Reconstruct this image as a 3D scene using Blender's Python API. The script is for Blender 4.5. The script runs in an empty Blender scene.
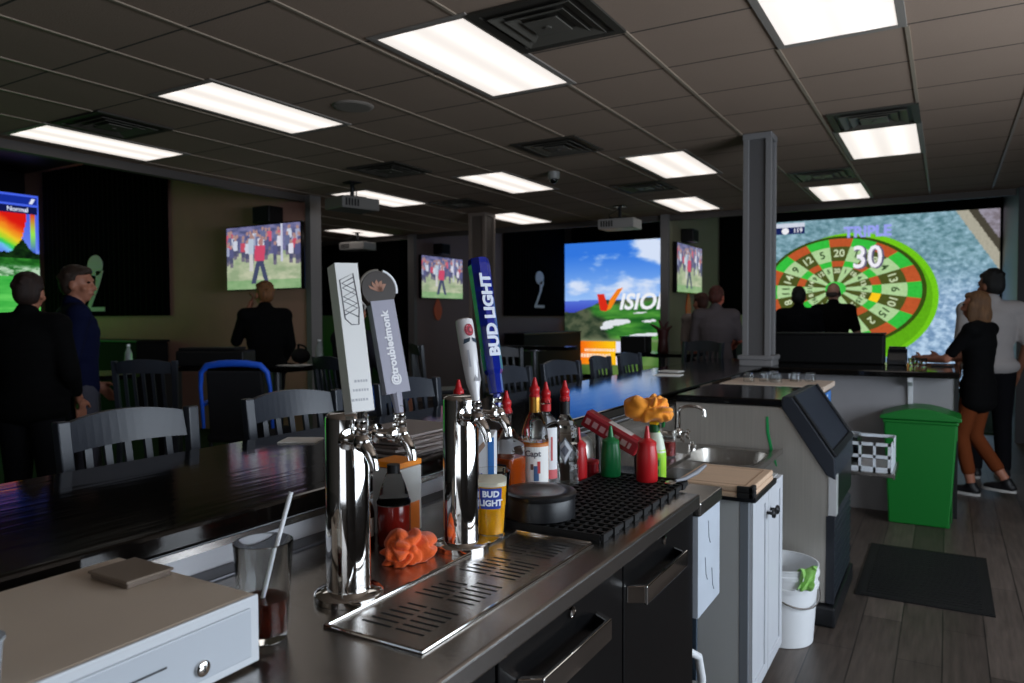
import bpy, bmesh, math, random
from mathutils import Vector, Matrix, noise
random.seed(7)
SC = bpy.context.scene
COL = SC.collection
PI = math.pi
# ---------------------------------------------------------------- materials
def lin(c):
    def f(v):
        v /= 255.0
        return v / 12.92 if v <= 0.04045 else ((v + 0.055) / 1.055) ** 2.4
    return (f(c[0]), f(c[1]), f(c[2]), 1.0)
MATS = {}
def mat(name, rgb=(128, 128, 128), rough=0.5, metal=0.0, spec=0.5, trans=0.0, ior=1.45, emit=0.0, var=0.0, vscale=8.0, bump=0.0, bscale=40.0, stretch=None, alpha=1.0, coat=0.0, sheen=0.0):
    if name in MATS:
        return MATS[name]
    m = bpy.data.materials.new(name)
    m.use_nodes = True
    nt = m.node_tree
    b = nt.nodes['Principled BSDF']
    b.inputs['Base Color'].default_value = lin(rgb)
    b.inputs['Roughness'].default_value = rough
    b.inputs['Metallic'].default_value = metal
    b.inputs['Specular IOR Level'].default_value = spec
    b.inputs['Transmission Weight'].default_value = trans
    b.inputs['IOR'].default_value = ior
    b.inputs['Alpha'].default_value = alpha
    b.inputs['Coat Weight'].default_value = coat
    b.inputs['Sheen Weight'].default_value = sheen
    if emit:
        b.inputs['Emission Color'].default_value = lin(rgb)
        b.inputs['Emission Strength'].default_value = emit
    if var or bump or stretch:
        tc = nt.nodes.new('ShaderNodeTexCoord')
        mp = nt.nodes.new('ShaderNodeMapping')
        if stretch:
            mp.inputs['Scale'].default_value = stretch
        nt.links.new(tc.outputs['Object'], mp.inputs['Vector'])
    if var:
        n = nt.nodes.new('ShaderNodeTexNoise')
        n.inputs['Scale'].default_value = vscale
        n.inputs['Detail'].default_value = 5
        nt.links.new(mp.outputs['Vector'], n.inputs['Vector'])
        r = nt.nodes.new('ShaderNodeValToRGB')
        c = lin(rgb)
        r.color_ramp.elements[0].position = 0.3
        r.color_ramp.elements[1].position = 0.7
        r.color_ramp.elements[0].color = [v * (1 - var) for v in c[:3]] + [1]
        r.color_ramp.elements[1].color = [min(1, v * (1 + var)) for v in c[:3]] + [1]
        nt.links.new(n.outputs['Fac'], r.inputs['Fac'])
        nt.links.new(r.outputs['Color'], b.inputs['Base Color'])
    if bump:
        n2 = nt.nodes.new('ShaderNodeTexNoise')
        n2.inputs['Scale'].default_value = bscale
        nt.links.new(mp.outputs['Vector'], n2.inputs['Vector'])
        bp = nt.nodes.new('ShaderNodeBump')
        bp.inputs['Strength'].default_value = bump
        bp.inputs['Distance'].default_value = 0.01
        nt.links.new(n2.outputs['Fac'], bp.inputs['Height'])
        nt.links.new(bp.outputs['Normal'], b.inputs['Normal'])
    MATS[name] = m
    return m

def attr_mat(name, emit=0.0, rough=0.4, grain=0.0, gscale=60.0):
    """material coloured by the mesh's 'Col' attribute (print on a label, picture on a lit screen)"""
    if name in MATS:
        return MATS[name]
    m = bpy.data.materials.new(name)
    m.use_nodes = True
    nt = m.node_tree
    b = nt.nodes['Principled BSDF']
    a = nt.nodes.new('ShaderNodeAttribute')
    a.attribute_name = 'Col'
    out = a.outputs['Color']
    if grain:
        tc = nt.nodes.new('ShaderNodeTexCoord')
        n = nt.nodes.new('ShaderNodeTexNoise')
        n.inputs['Scale'].default_value = gscale
        nt.links.new(tc.outputs['Object'], n.inputs['Vector'])
        mx = nt.nodes.new('ShaderNodeMix')
        mx.data_type = 'RGBA'
        mx.blend_type = 'OVERLAY'
        mx.inputs[0].default_value = grain
        nt.links.new(out, mx.inputs[6])
        nt.links.new(n.outputs['Fac'], mx.inputs[7])
        out = mx.outputs[2]
    b.inputs['Roughness'].default_value = rough
    if emit:
        b.inputs['Base Color'].default_value = (0.01, 0.01, 0.01, 1)
        nt.links.new(out, b.inputs['Emission Color'])
        b.inputs['Emission Strength'].default_value = emit
        b.inputs['Specular IOR Level'].default_value = 0.1
    else:
        nt.links.new(out, b.inputs['Base Color'])
    MATS[name] = m
    return m

# ---------------------------------------------------------------- mesh builder
class MB:
    def __init__(s):
        s.v = []; s.f = []; s.mi = []; s.c = []; s.cur = 0; s.col = None
    def _add(s, vs, fs, col=None):
        o = len(s.v)
        s.v += [Vector(p) for p in vs]
        for f in fs:
            s.f.append([i + o for i in f]); s.mi.append(s.cur); s.c.append(col if col is not None else s.col)
    def box(s, x0, y0, z0, x1, y1, z1, col=None):
        x0, x1 = min(x0, x1), max(x0, x1); y0, y1 = min(y0, y1), max(y0, y1); z0, z1 = min(z0, z1), max(z0, z1)
        s._add([(x0, y0, z0), (x1, y0, z0), (x1, y1, z0), (x0, y1, z0), (x0, y0, z1), (x1, y0, z1), (x1, y1, z1), (x0, y1, z1)],
               [(3, 2, 1, 0), (4, 5, 6, 7), (0, 1, 5, 4), (1, 2, 6, 5), (2, 3, 7, 6), (3, 0, 4, 7)], col)
        return s
    def hexa(s, lo, hi, col=None):
        """solid between two quads listed the same way round"""
        s._add(list(lo) + list(hi), [(3, 2, 1, 0), (4, 5, 6, 7), (0, 1, 5, 4), (1, 2, 6, 5), (2, 3, 7, 6), (3, 0, 4, 7)], col)
        return s
    def prism(s, pts, d0, d1, axis='y', col=None):
        """extrude a 2-D outline along an axis: 'y' -> pts are (x,z), 'x' -> (y,z), 'z' -> (x,y)"""
        def P(p, d):
            return (p[0], d, p[1]) if axis == 'y' else ((d, p[0], p[1]) if axis == 'x' else (p[0], p[1], d))
        n = len(pts)
        s._add([P(p, d0) for p in pts] + [P(p, d1) for p in pts],
               [tuple(range(n - 1, -1, -1)), tuple(range(n, 2 * n))] + [(i, (i + 1) % n, n + (i + 1) % n, n + i) for i in range(n)], col)
        return s
    def lathe(s, prof, c=(0, 0, 0), seg=24, sx=1.0, sy=1.0, caps=True, M=None, col=None):
        """prof: (r, z) from bottom to top"""
        vs = []; fs = []
        for r, z in prof:
            for k in range(seg):
                a = 2 * PI * k / seg
                vs.append(Vector((r * math.cos(a) * sx, r * math.sin(a) * sy, z)))
        n = len(prof)
        for i in range(n - 1):
            for k in range(seg):
                k2 = (k + 1) % seg
                fs.append((i * seg + k, i * seg + k2, (i + 1) * seg + k2, (i + 1) * seg + k))
        if caps:
            fs.append(tuple(range(seg - 1, -1, -1)))
            fs.append(tuple((n - 1) * seg + k for k in range(seg)))
        if M is not None:
            vs = [M @ v for v in vs]
        c = Vector(c)
        s._add([v + c for v in vs], fs, col)
        return s
    def tube(s, pts, r, seg=10, caps=True, col=None):
        pts = [Vector(p) for p in pts]
        n = len(pts)
        rs = r if isinstance(r, (list, tuple)) else [r] * n
        up = Vector((0, 0, 1))
        vs = []; fs = []; prev = None
        for i in range(n):
            t = (pts[min(i + 1, n - 1)] - pts[max(i - 1, 0)]).normalized()
            if prev is None:
                a = t.cross(up)
                if a.length < 1e-3: a = t.cross(Vector((1, 0, 0)))
            else:
                a = prev - t * prev.dot(t)
            a.normalize(); prev = a
            b = t.cross(a)
            for k in range(seg):
                an = 2 * PI * k / seg
                vs.append(pts[i] + (a * math.cos(an) + b * math.sin(an)) * rs[i])
        for i in range(n - 1):
            for k in range(seg):
                k2 = (k + 1) % seg
                fs.append((i * seg + k, i * seg + k2, (i + 1) * seg + k2, (i + 1) * seg + k))
        if caps:
            fs.append(tuple(range(seg - 1, -1, -1))); fs.append(tuple((n - 1) * seg + k for k in range(seg)))
        s._add(vs, fs, col)
        return s
    def ell(s, c, r, seg=16, rings=10, M=None, col=None):
        vs = []; fs = []
        for i in range(rings + 1):
            th = PI * i / rings
            for k in range(seg):
                a = 2 * PI * k / seg
                vs.append(Vector((r[0] * math.sin(th) * math.cos(a), r[1] * math.sin(th) * math.sin(a), -r[2] * math.cos(th))))
        for i in range(rings):
            for k in range(seg):
                k2 = (k + 1) % seg
                fs.append((i * seg + k, i * seg + k2, (i + 1) * seg + k2, (i + 1) * seg + k))
        if M is not None: vs = [M @ v for v in vs]
        c = Vector(c)
        s._add([v + c for v in vs], fs, col)
        return s
    def cap(s, p0, p1, r0, r1, seg=14):
        """tapered capsule"""
        p0 = Vector(p0); p1 = Vector(p1); d = p1 - p0; L = d.length
        if L < 1e-6: return s.ell(p0, (r0, r0, r0))
        prof = [(r0 * math.cos(a), -r0 * math.sin(a)) for a in [PI / 2 * (1 - k / 4) for k in range(5)]]
        prof[0] = (r0 * 0.05, -r0)
        prof2 = [(r1 * math.cos(a), L + r1 * math.sin(a)) for a in [PI / 2 * k / 4 for k in range(5)]]
        prof2[-1] = (r1 * 0.05, L + r1)
        q = Vector((0, 0, 1)).rotation_difference(d.normalized()).to_matrix().to_4x4()
        return s.lathe(prof + prof2, p0, seg, M=q)
    def grid(s, o, du, dv, nu, nv, colf):
        """flat picture: colf(u, v) -> 0-255 rgb, u right, v up"""
        o = Vector(o); du = Vector(du); dv = Vector(dv)
        for j in range(nv):
            for i in range(nu):
                c = colf((i + .5) / nu, (j + .5) / nv)
                p = o + du * (i / nu) + dv * (j / nv)
                s._add([p, p + du / nu, p + du / nu + dv / nv, p + dv / nv], [(0, 1, 2, 3)], c)
        return s
    def poly(s, pts, col=None):
        s._add(pts, [tuple(range(len(pts)))], col)
        return s
    def text(s, txt, M, size=1.0, bold=0.0, col=None, shear=0.0, depth=0.002, align='CENTER', sx=1.0):
        cu = bpy.data.curves.new('lettering', 'FONT')
        cu.body = txt; cu.size = size; cu.offset = bold; cu.shear = shear; cu.extrude = depth / 2
        cu.align_x = align; cu.align_y = 'CENTER'; cu.resolution_u = 3
        ob = bpy.data.objects.new('lettering', cu)
        COL.objects.link(ob)
        dg = bpy.context.evaluated_depsgraph_get()
        me = ob.evaluated_get(dg).to_mesh()
        S = Matrix.Diagonal((sx, 1, 1, 1))
        s._add([M @ (S @ v.co) for v in me.vertices], [tuple(p.vertices) for p in me.polygons], col)
        ob.evaluated_get(dg).to_mesh_clear()
        bpy.data.objects.remove(ob); bpy.data.curves.remove(cu)
        return s
    def build(s, name, mats, parent=None, smooth=False, bevel=0.0, origin=None, bseg=2, subsurf=0, props=None, normals=True, xf=None):
        off = Vector((0, 0, 0))
        p = parent
        while p is not None:
            off += p.location; p = p.parent
        if origin is not None: off = Vector(origin)
        me = bpy.data.meshes.new(name)
        vs = [xf @ v for v in s.v] if xf is not None else s.v
        me.from_pydata([tuple(v - off) for v in vs], [], s.f)
        if not isinstance(mats, (list, tuple)): mats = [mats]
        for m in mats: me.materials.append(m)
        me.polygons.foreach_set('material_index', s.mi)
        if any(c is not None for c in s.c):
            at = me.color_attributes.new('Col', 'FLOAT_COLOR', 'CORNER')
            buf = []
            for fi, f in enumerate(s.f):
                c = lin(s.c[fi]) if s.c[fi] is not None else (0.5, 0.5, 0.5, 1)
                buf += list(c) * len(f)
            at.data.foreach_set('color', buf)
        if smooth:
            me.polygons.foreach_set('use_smooth', [True] * len(s.f))
        me.update()
        if normals:
            bm = bmesh.new(); bm.from_mesh(me)
            bmesh.ops.recalc_face_normals(bm, faces=bm.faces)
            bm.to_mesh(me); bm.free()
        if smooth and hasattr(me, 'set_sharp_from_angle'):
            me.set_sharp_from_angle(angle=math.radians(42))
        ob = bpy.data.objects.new(name, me)
        COL.objects.link(ob)
        if parent is not None: ob.parent = parent
        if origin is not None: ob.location = origin
        if bevel:
            md = ob.modifiers.new('edge', 'BEVEL'); md.width = bevel; md.segments = bseg; md.limit_method = 'ANGLE'; md.angle_limit = math.radians(40)
        if subsurf:
            md = ob.modifiers.new('smooth', 'SUBSURF'); md.levels = subsurf; md.render_levels = subsurf
        return ob

def tag(o, label, cat, group=None, kind=None):
    if label: o['label'] = label
    if cat: o['category'] = cat
    if group: o['group'] = group
    if kind: o['kind'] = kind
    return o
def thing(name, loc, label, cat, group=None):
    o = bpy.data.objects.new(name, None)
    o.empty_display_size = 0.05
    COL.objects.link(o); o.location = loc
    return tag(o, label, cat, group)
def struct(name, mb, m, parent=None, **k):
    o = mb.build(name, m, parent, **k)
    if parent is None: o['kind'] = 'structure'
    return o
def dup(root, loc=None, rotz=None, label=None, group=None):
    r = root.copy(); COL.objects.link(r)
    if loc is not None: r.location = loc
    if rotz is not None: r.rotation_euler = (0, 0, rotz)
    if label: r['label'] = label
    if group: r['group'] = group
    for ch in list(root.children):
        c = ch.copy(); COL.objects.link(c); c.parent = r
        for g in list(ch.children):
            d = g.copy(); COL.objects.link(d); d.parent = c
    return r
def nz(x, y, z=0.0, s=1.0):
    return noise.noise(Vector((x * s, y * s, z)))
def mixc(a, b, t):
    t = max(0, min(1, t))
    return tuple(a[i] * (1 - t) + b[i] * t for i in range(3))
def smoothstep(a, b, x):
    t = max(0, min(1, (x - a) / (b - a))); return t * t * (3 - 2 * t)

# common materials
black = mat('black paint', (18, 18, 20), 0.45)
blackgloss = mat('black gloss', (12, 12, 14), 0.12)
blackplastic = mat('black plastic', (20, 21, 24), 0.38)
rubber = mat('black rubber', (14, 14, 15), 0.6, bump=0.1, bscale=200)
steel = mat('brushed stainless steel', (176, 172, 168), 0.24, 1.0, bump=0.05, bscale=30, stretch=(1, 40, 40), var=0.06, vscale=6)
steelsoft = mat('satin stainless steel', (170, 166, 160), 0.36, 1.0, bump=0.04, bscale=20, stretch=(40, 40, 1), var=0.08, vscale=3)
chrome = mat('polished chrome', (215, 213, 210), 0.06, 1.0)
brass = mat('brass', (200, 150, 60), 0.25, 1.0)
white = mat('white paint', (205, 207, 210), 0.45, var=0.03)
whiteplastic = mat('white plastic', (228, 230, 232), 0.35)
greypaint = mat('grey wall paint', (150, 150, 152), 0.6, var=0.04, vscale=4)
beige = mat('taupe wall paint', (212, 160, 142), 0.7, var=0.04, vscale=3)
darkcloth = mat('black fabric', (14, 14, 17), 0.85, bump=0.1, bscale=120)
glass = mat('clear glass', (250, 252, 252), 0.02, trans=1.0, ior=1.2)
red = mat('red plastic', (190, 28, 34), 0.35)
PRINT = attr_mat('printed label', 0, 0.4)
SCREEN = attr_mat('lit screen', 1.0)
SCREENROCK = attr_mat('lit screen grainy', 1.0, grain=0.25, gscale=25)
DAY = 200; FRONT_FILL = 24  # right window daylight, then the added fill from behind the camera
# ================================================================ SETTING
H = 2.87
# floor: dark wood planks running along the bar
def plank_mat():
    m = bpy.data.materials.new('dark wood planks'); m.use_nodes = True
    nt = m.node_tree; b = nt.nodes['Principled BSDF']; L = nt.links
    tc = nt.nodes.new('ShaderNodeTexCoord'); mp = nt.nodes.new('ShaderNodeMapping')
    mp.inputs['Rotation'].default_value = (0, 0, PI / 2)
    L.new(tc.outputs['Object'], mp.inputs['Vector'])
    br = nt.nodes.new('ShaderNodeTexBrick')
    br.inputs['Scale'].default_value = 1.0; br.inputs['Brick Width'].default_value = 1.15; br.inputs['Row Height'].default_value = 0.165
    br.inputs['Mortar Size'].default_value = 0.0025; br.offset = 0.37
    br.inputs['Color1'].default_value = lin((88, 78, 71)); br.inputs['Color2'].default_value = lin((60, 52, 47)); br.inputs['Mortar'].default_value = lin((26, 23, 21))
    L.new(mp.outputs['Vector'], br.inputs['Vector'])
    n = nt.nodes.new('ShaderNodeTexNoise'); n.inputs['Scale'].default_value = 3.5; n.inputs['Detail'].default_value = 8
    m2 = nt.nodes.new('ShaderNodeMapping'); m2.inputs['Scale'].default_value = (14, 1.2, 1)
    L.new(tc.outputs['Object'], m2.inputs['Vector']); L.new(m2.outputs['Vector'], n.inputs['Vector'])
    mx = nt.nodes.new('ShaderNodeMix'); mx.data_type = 'RGBA'; mx.blend_type = 'OVERLAY'; mx.inputs[0].default_value = 0.75
    L.new(br.outputs['Color'], mx.inputs[6]); L.new(n.outputs['Fac'], mx.inputs[7]); L.new(mx.outputs[2], b.inputs['Base Color'])
    b.inputs['Roughness'].default_value = 0.42
    return m
def ceil_mat():
    m = mat('ceiling tile', (168, 145, 127), 0.85, bump=0.15, bscale=120, var=0.03, vscale=1.5)
    nt = m.node_tree; b = nt.nodes['Principled BSDF']; L = nt.links
    tc = nt.nodes.new('ShaderNodeTexCoord'); sp = nt.nodes.new('ShaderNodeSeparateXYZ'); L.new(tc.outputs['Object'], sp.inputs[0])
    def mth(op, a, v):
        x = nt.nodes.new('ShaderNodeMath'); x.operation = op; L.new(a, x.inputs[0]); x.inputs[1].default_value = v; return x.outputs[0]
    y = mth('FRACT', mth('DIVIDE', mth('SUBTRACT', sp.outputs['Y'], 2.98 - 6.0), 0.6), 1.0)
    d = mth('ABSOLUTE', mth('SUBTRACT', y, 0.5), 1.0)
    k = mth('GREATER_THAN', d, 0.488)
    src = b.inputs['Base Color'].links[0].from_socket
    mx = nt.nodes.new('ShaderNodeMix'); mx.data_type = 'RGBA'; L.new(k, mx.inputs[0]); L.new(src, mx.inputs[6]); mx.inputs[7].default_value = lin((75, 68, 62))
    L.new(mx.outputs[2], b.inputs['Base Color'])
    return m
TILE = ceil_mat()
m = MB(); m.box(-12.6, -3.6, -0.1, 3.0, 16.4, 0.0); struct('floor', m, plank_mat())
m = MB()
m.prism([(-6.45, -3.6), (2.7, -3.6), (2.7, 10.12), (-11.7, 10.12), (-11.7, 6.42), (-6.45, 6.42)], H, H + 0.06, 'z')
struct('ceiling', m, TILE)
# ceiling edge trim towards the bays
m = MB()
edge = mat('grey edge trim', (88, 82, 78), 0.6)
m.box(-6.53, -3.6, H - 0.075, -6.45, 6.26, H + 0.12)
m.box(-11.7, 10.12, H - 0.075, 0.66, 10.2, H + 0.12)
struct('trim_2', m, edge)
# high black ceiling over the bays
m = MB()
m.box(-12.6, -3.6, 3.75, -6.45, 6.4, 3.85); m.box(-12.6, 10.12, 3.75, 3.0, 16.4, 3.85)
m.box(-6.53, -3.6, H + .12, -6.45, 6.26, 3.75); m.box(-11.7, 10.12, H + .12, 1.0, 10.2, 3.75)
struct('trim_3', m, black)
# outer walls
m = MB(); m.box(-12.6, 16.2, 0, 3.0, 16.4, 3.75); struct('wall_back', m, black)
m = MB(); m.box(-12.75, -3.6, 0, -12.6, 16.4, 3.75); struct('wall_left', m, black)
FX0, FX1 = -.6, 2.2  # opening added in the unseen front wall for the fill light
m = MB(); m.box(-12.6, -3.75, 0, FX0, -3.6, 3.75); m.box(FX1, -3.75, 0, 3.0, -3.6, 3.75); m.box(FX0, -3.75, 0, FX1, -3.6, .9); m.box(FX0, -3.75, 2.4, FX1, -3.6, 3.75)
struct('wall_front', m, mat('front wall paint', (120, 112, 106), 0.8))
m = MB()
for x in (FX0, (FX0 + FX1) / 2 - .025, FX1 - .05): m.box(x, -3.72, .9, x + .05, -3.62, 2.4)
m.box(FX0, -3.72, .9, FX1, -3.62, .95); m.box(FX0, -3.72, 2.35, FX1, -3.62, 2.4)
struct('added_fill_window', m, white)  # frame of the added opening, there only for the fill
# right wall with a long daylight window in it
WY0, WY1, WZ0, WZ1 = 0.4, 4.9, 0.95, 2.35
m = MB()
m.box(2.6, -3.6, 0, 2.75, WY0, H); m.box(2.6, WY1, 0, 2.75, 10.2, H)
m.box(2.6, WY0, 0, 2.75, WY1, WZ0); m.box(2.6, WY0, WZ1, 2.75, WY1, H)
struct('wall_right', m, mat('right wall paint', (70, 66, 64), 0.8))
m = MB()
for y in (WY0, WY1 - 0.05): m.box(2.6, y, WZ0, 2.7, y + 0.05, WZ1)
for k in (1, 2): m.box(2.62, WY0 + (WY1 - WY0) * k / 3 - 0.02, WZ0, 2.68, WY0 + (WY1 - WY0) * k / 3 + 0.02, WZ1)
m.box(2.6, WY0, WZ0, 2.7, WY1, WZ0 + .05); m.box(2.6, WY0, WZ1 - .05, 2.7, WY1, WZ1)
struct('window_1', m, white)
# bay dividers
POST = mat('divider post paint', (128, 124, 122), 0.6)
m = MB(); m.box(-12.6, 6.27, 0, -6.45, 6.40, 3.75); struct('wall_left_divider', m, beige)
m = MB(); m.box(-6.45, 6.25, 0, -6.37, 6.42, H); struct('trim_4', m, POST)
m = MB(); m.box(-7.93, 10.2, 0, -7.83, 16.2, 3.75); m.box(-7.93, 10.12, 0, -7.83, 10.2, H - .08); struct('wall_middle_divider', m, mat('mauve taupe paint', (138, 116, 114), 0.7))
m = MB(); m.box(-7.95, 10.04, 0, -7.82, 10.12, H); struct('trim_5', m, POST)
m = MB(); m.box(-3.46, 10.2, 0, -3.37, 16.2, 3.75); m.box(-3.46, 10.12, 0, -3.37, 10.2, H - .08); struct('wall_right_divider', m, mat('olive taupe paint', (150, 145, 118), 0.7))
m = MB(); m.box(-3.475, 10.04, 0, -3.365, 10.12, H); struct('trim_6', m, POST)
m = MB(); m.box(0.84, 10.12, 0, 2.6, 16.2, 3.75); struct('wall_right_bay', m, black)
m = MB(); m.box(0.68, 10.04, 0, 1.3, 10.12, H); struct('trim_7', m, mat('end post paint', (70, 70, 72), 0.6))
# turf floors of the bays
def turf(name, x0, y0, x1, y1):
    m = MB(); m.box(x0, y0, 0, x1, y1, 0.02)
    o = m.build(name, mat('green putting turf', (24, 50, 22), 0.9, bump=0.4, bscale=300, var=0.1, vscale=20), origin=((x0 + x1) / 2, (y0 + y1) / 2, 0))
    return o
tag(turf('putting_turf', -12.1, 1.0, -6.9, 6.24), 'green putting turf on the floor of the left bay', 'turf')
tag(turf('putting_turf', -7.8, 10.6, -3.5, 15.8), 'green putting turf before the big golf course screen', 'turf')
tag(turf('putting_turf', -3.34, 10.6, 0.68, 15.8), 'green putting turf before the big dartboard screen', 'turf')
# black curtains hung on the dividers, each with a white golf-ball mark
LOGOW = mat('white logo print', (225, 225, 222), 0.6)
def curtain_thing(axis, a0, a1, plane, z0, z1, out, logo_a, logo_z, label, logo=True):
    """pleated black curtain against a divider; axis 'x': runs along x at y=plane, 'y': along y at x=plane; out = +-1 towards the room"""
    m = MB(); n = int(abs(a1 - a0) / 0.12)
    pts = []
    for i in range(n * 4 + 1):
        t = i / (n * 4); a = a0 + (a1 - a0) * t
        pts.append((a, 0.045 + 0.012 * math.sin(t * n * 2 * PI)))
    prev = None
    for (a, d), (a2, d2) in zip(pts[:-1], pts[1:]):
        def P(a, d, z): return (a, plane + out * d, z) if axis == 'x' else (plane + out * d, a, z)
        m.hexa([P(a, 0.012, z0), P(a2, 0.012, z0), P(a2, d2, z0), P(a, d, z0)], [P(a, 0.012, z1), P(a2, 0.012, z1), P(a2, d2, z1), P(a, d, z1)])
    mid = (a0 + a1) / 2
    base = (mid, plane, z0) if axis == 'x' else (plane, mid, z0)
    t = thing('curtain', base, label, 'curtain')
    m.build('curtain_cloth', mat('matte black curtain', (5, 5, 6), 1.0, spec=.1), t)
    if logo:
        g = MB()
        s = 1.0
        def Q(u, v):
            return (logo_a + u, plane + out * 0.062, logo_z + v) if axis == 'x' else (plane + out * 0.062, logo_a + u, logo_z + v)
        def sheet(pts):
            k = len(pts)
            dv = Vector((0, out * .004, 0)) if axis == 'x' else Vector((out * .004, 0, 0))
            P0 = [Vector(Q(*p)) for p in pts]
            g._add(P0 + [p + dv for p in P0], [tuple(range(k)), tuple(range(2 * k - 1, k - 1, -1))] + [(i, (i + 1) % k, k + (i + 1) % k, k + i) for i in range(k)])
        sheet([(0.19 * math.cos(2 * PI * k / 24) , 0.30 + 0.15 * math.sin(2 * PI * k / 24)) for k in range(24)])
        sheet([(0.02, 0.22), (0.20, 0.22), (0.10, 0.02), (-0.12, -0.30), (-0.22, -0.30), (0.0, 0.02)])
        sheet([(-0.24, -0.36), (0.22, -0.36), (0.22, -0.30), (-0.24, -0.30)])
        g.build('logo', LOGOW, t)
    return t
curtain_thing('x', -12.0, -8.99, 6.27, 1.49, 3.7, -1, -10.62, 1.92, 'black curtain with white ball mark, left of the largest wall television')
curtain_thing('y', 12.98, 15.74, -7.83, 1.48, 3.7, 1, 14.45, 2.02, 'black curtain with white mark like a figure 2, beside the golf course screen')
curtain_thing('y', 12.75, 15.74, -3.37, 1.48, 3.7, 1, 14.6, 2.02, 'black curtain with white mark, behind the grey shirted person')
curtain_thing('x', -11.7, -8.35, 10.35, 1.5, 3.7, -1, 0, 0, 'plain black curtain hanging behind the two left beer tap handles', logo=False)
# ================================================================ CEILING FIXTURES
LAMP = 1.12
def diffuser_mat():
    m = bpy.data.materials.new('lit lamp diffuser'); m.use_nodes = True
    nt = m.node_tree; b = nt.nodes['Principled BSDF']; L = nt.links
    tc = nt.nodes.new('ShaderNodeTexCoord'); sp = nt.nodes.new('ShaderNodeSeparateXYZ'); L.new(tc.outputs['Object'], sp.inputs[0])
    def mth(op, a, v):
        x = nt.nodes.new('ShaderNodeMath'); x.operation = op
        L.new(a, x.inputs[0])
        x.inputs[1].default_value = v
        return x.outputs[0]
    # two tubes along y behind the diffuser
    d = mth('ABSOLUTE', mth('SUBTRACT', mth('ABSOLUTE', sp.outputs['X'], 0), 0.12), 0)
    e = nt.nodes.new('ShaderNodeMath'); e.operation = 'EXPONENT'
    L.new(mth('MULTIPLY', mth('POWER', d, 2.0), -260.0), e.inputs[0])
    s = mth('ADD', mth('MULTIPLY', e.outputs[0], 0.36), 0.78)
    b.inputs['Base Color'].default_value = (0.6, 0.6, 0.6, 1)
    b.inputs['Emission Color'].default_value = lin((255, 246, 238))
    sc = mth('MULTIPLY', s, LAMP)
    L.new(sc, b.inputs['Emission Strength'])
    return m
DIFF = diffuser_mat()
frame_m = mat('lamp frame', (150, 142, 134), 0.5)
def make_troffer():
    t = thing('ceiling_light', (0, 0, 0), 'x', 'ceiling light', 'lit ceiling lights')
    f = MB(); w, l = 0.305, 0.61
    f.box(-w, -l, -0.008, -w + 0.04, l, 0.0); f.box(w - 0.04, -l, -0.008, w, l, 0.0)
    f.box(-w + .04, -l, -0.008, w - .04, -l + 0.045, 0.0); f.box(-w + .04, l - 0.045, -0.008, w - .04, l, 0.0)
    f.build('frame', frame_m, t, bevel=0.002)
    d = MB(); d.box(-w + 0.04, -l + 0.045, -0.005, w - 0.04, l - 0.045, -0.001); d.build('diffuser', DIFF, t)
    return t
TR = [(-2.275, 3.54, 'large lit ceiling light right of the camera side square vent, top centre'),
      (-4.11, 3.55, 'lit ceiling light second in the near left row'),
      (-5.98, 3.57, 'lit ceiling light nearest the dark left bay'),
      (-0.49, 3.58, 'lit ceiling light cut by the top edge of the photo'),
      (-0.48, 6.88, 'lit ceiling light directly beyond the greenish square vent'),
      (-1.08, 9.36, 'smallest lit ceiling light just above the dartboard screen'),
      (-4.045, 6.82, 'lit ceiling light above the blue beer tap handle'),
      (-2.245, 6.86, 'lit ceiling light just left of the grey column'),
      (-2.86, 9.3, 'lit ceiling light with notch, above the rightmost wall television'),
      (-5.87, 6.9, 'lit ceiling light half hidden by the nearest projector'),
      (-8.45, 9.4, 'farthest left lit ceiling light behind a hanging projector'),
      (-5.35, 9.3, 'lit ceiling light half behind the rear square column')]
TR[0] = (-2.275, 3.54, 'largest lit ceiling light, left of the nearest square vent')
t0 = make_troffer()
for i, (x, y, lb) in enumerate(TR):
    o = t0 if i == 0 else dup(t0)
    o.location = (x, y, H); o['label'] = lb
# air vents
ventm = mat('dark vent metal', (62, 58, 52), 0.5)
ventl = mat('vent louvre metal', (96, 92, 84), 0.45)
def make_vent():
    t = thing('air_vent', (0, 0, 0), 'x', 'air vent', 'square ceiling vents')
    f = MB(); w = 0.29
    for (a, b) in ((w, 0.045),):
        f.box(-a, -a, -0.012, a, -a + b, 0); f.box(-a, a - b, -0.012, a, a, 0); f.box(-a, -a + b, -0.012, -a + b, a - b, 0); f.box(a - b, -a + b, -0.012, a, a - b, 0)
    f.box(-w + .045, -w + .045, -0.002, w - .045, w - .045, 0)
    f.build('vent_frame', ventm, t)
    l = MB()
    for r in (0.215, 0.155):
        q = r - 0.05
        for sgn in (0, 1, 2, 3):
            R = Matrix.Rotation(sgn * PI / 2, 4, 'Z')
            lo = [R @ Vector(p) for p in ((-r, -r, -0.022), (r, -r, -0.022), (q, -q, -0.006), (-q, -q, -0.006))]
            hi = [p + Vector((0, 0, 0.004)) for p in lo]
            l.hexa(lo, hi)
    l.build('louvre', ventl, t)
    c = MB(); c.box(-0.09, -0.09, -0.024, 0.09, 0.09, -0.016); c.lathe([(0.018, -0.03), (0.02, -0.024)], seg=12)
    c.build('centre_plate', ventl, t, bevel=0.003)
    return t
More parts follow.
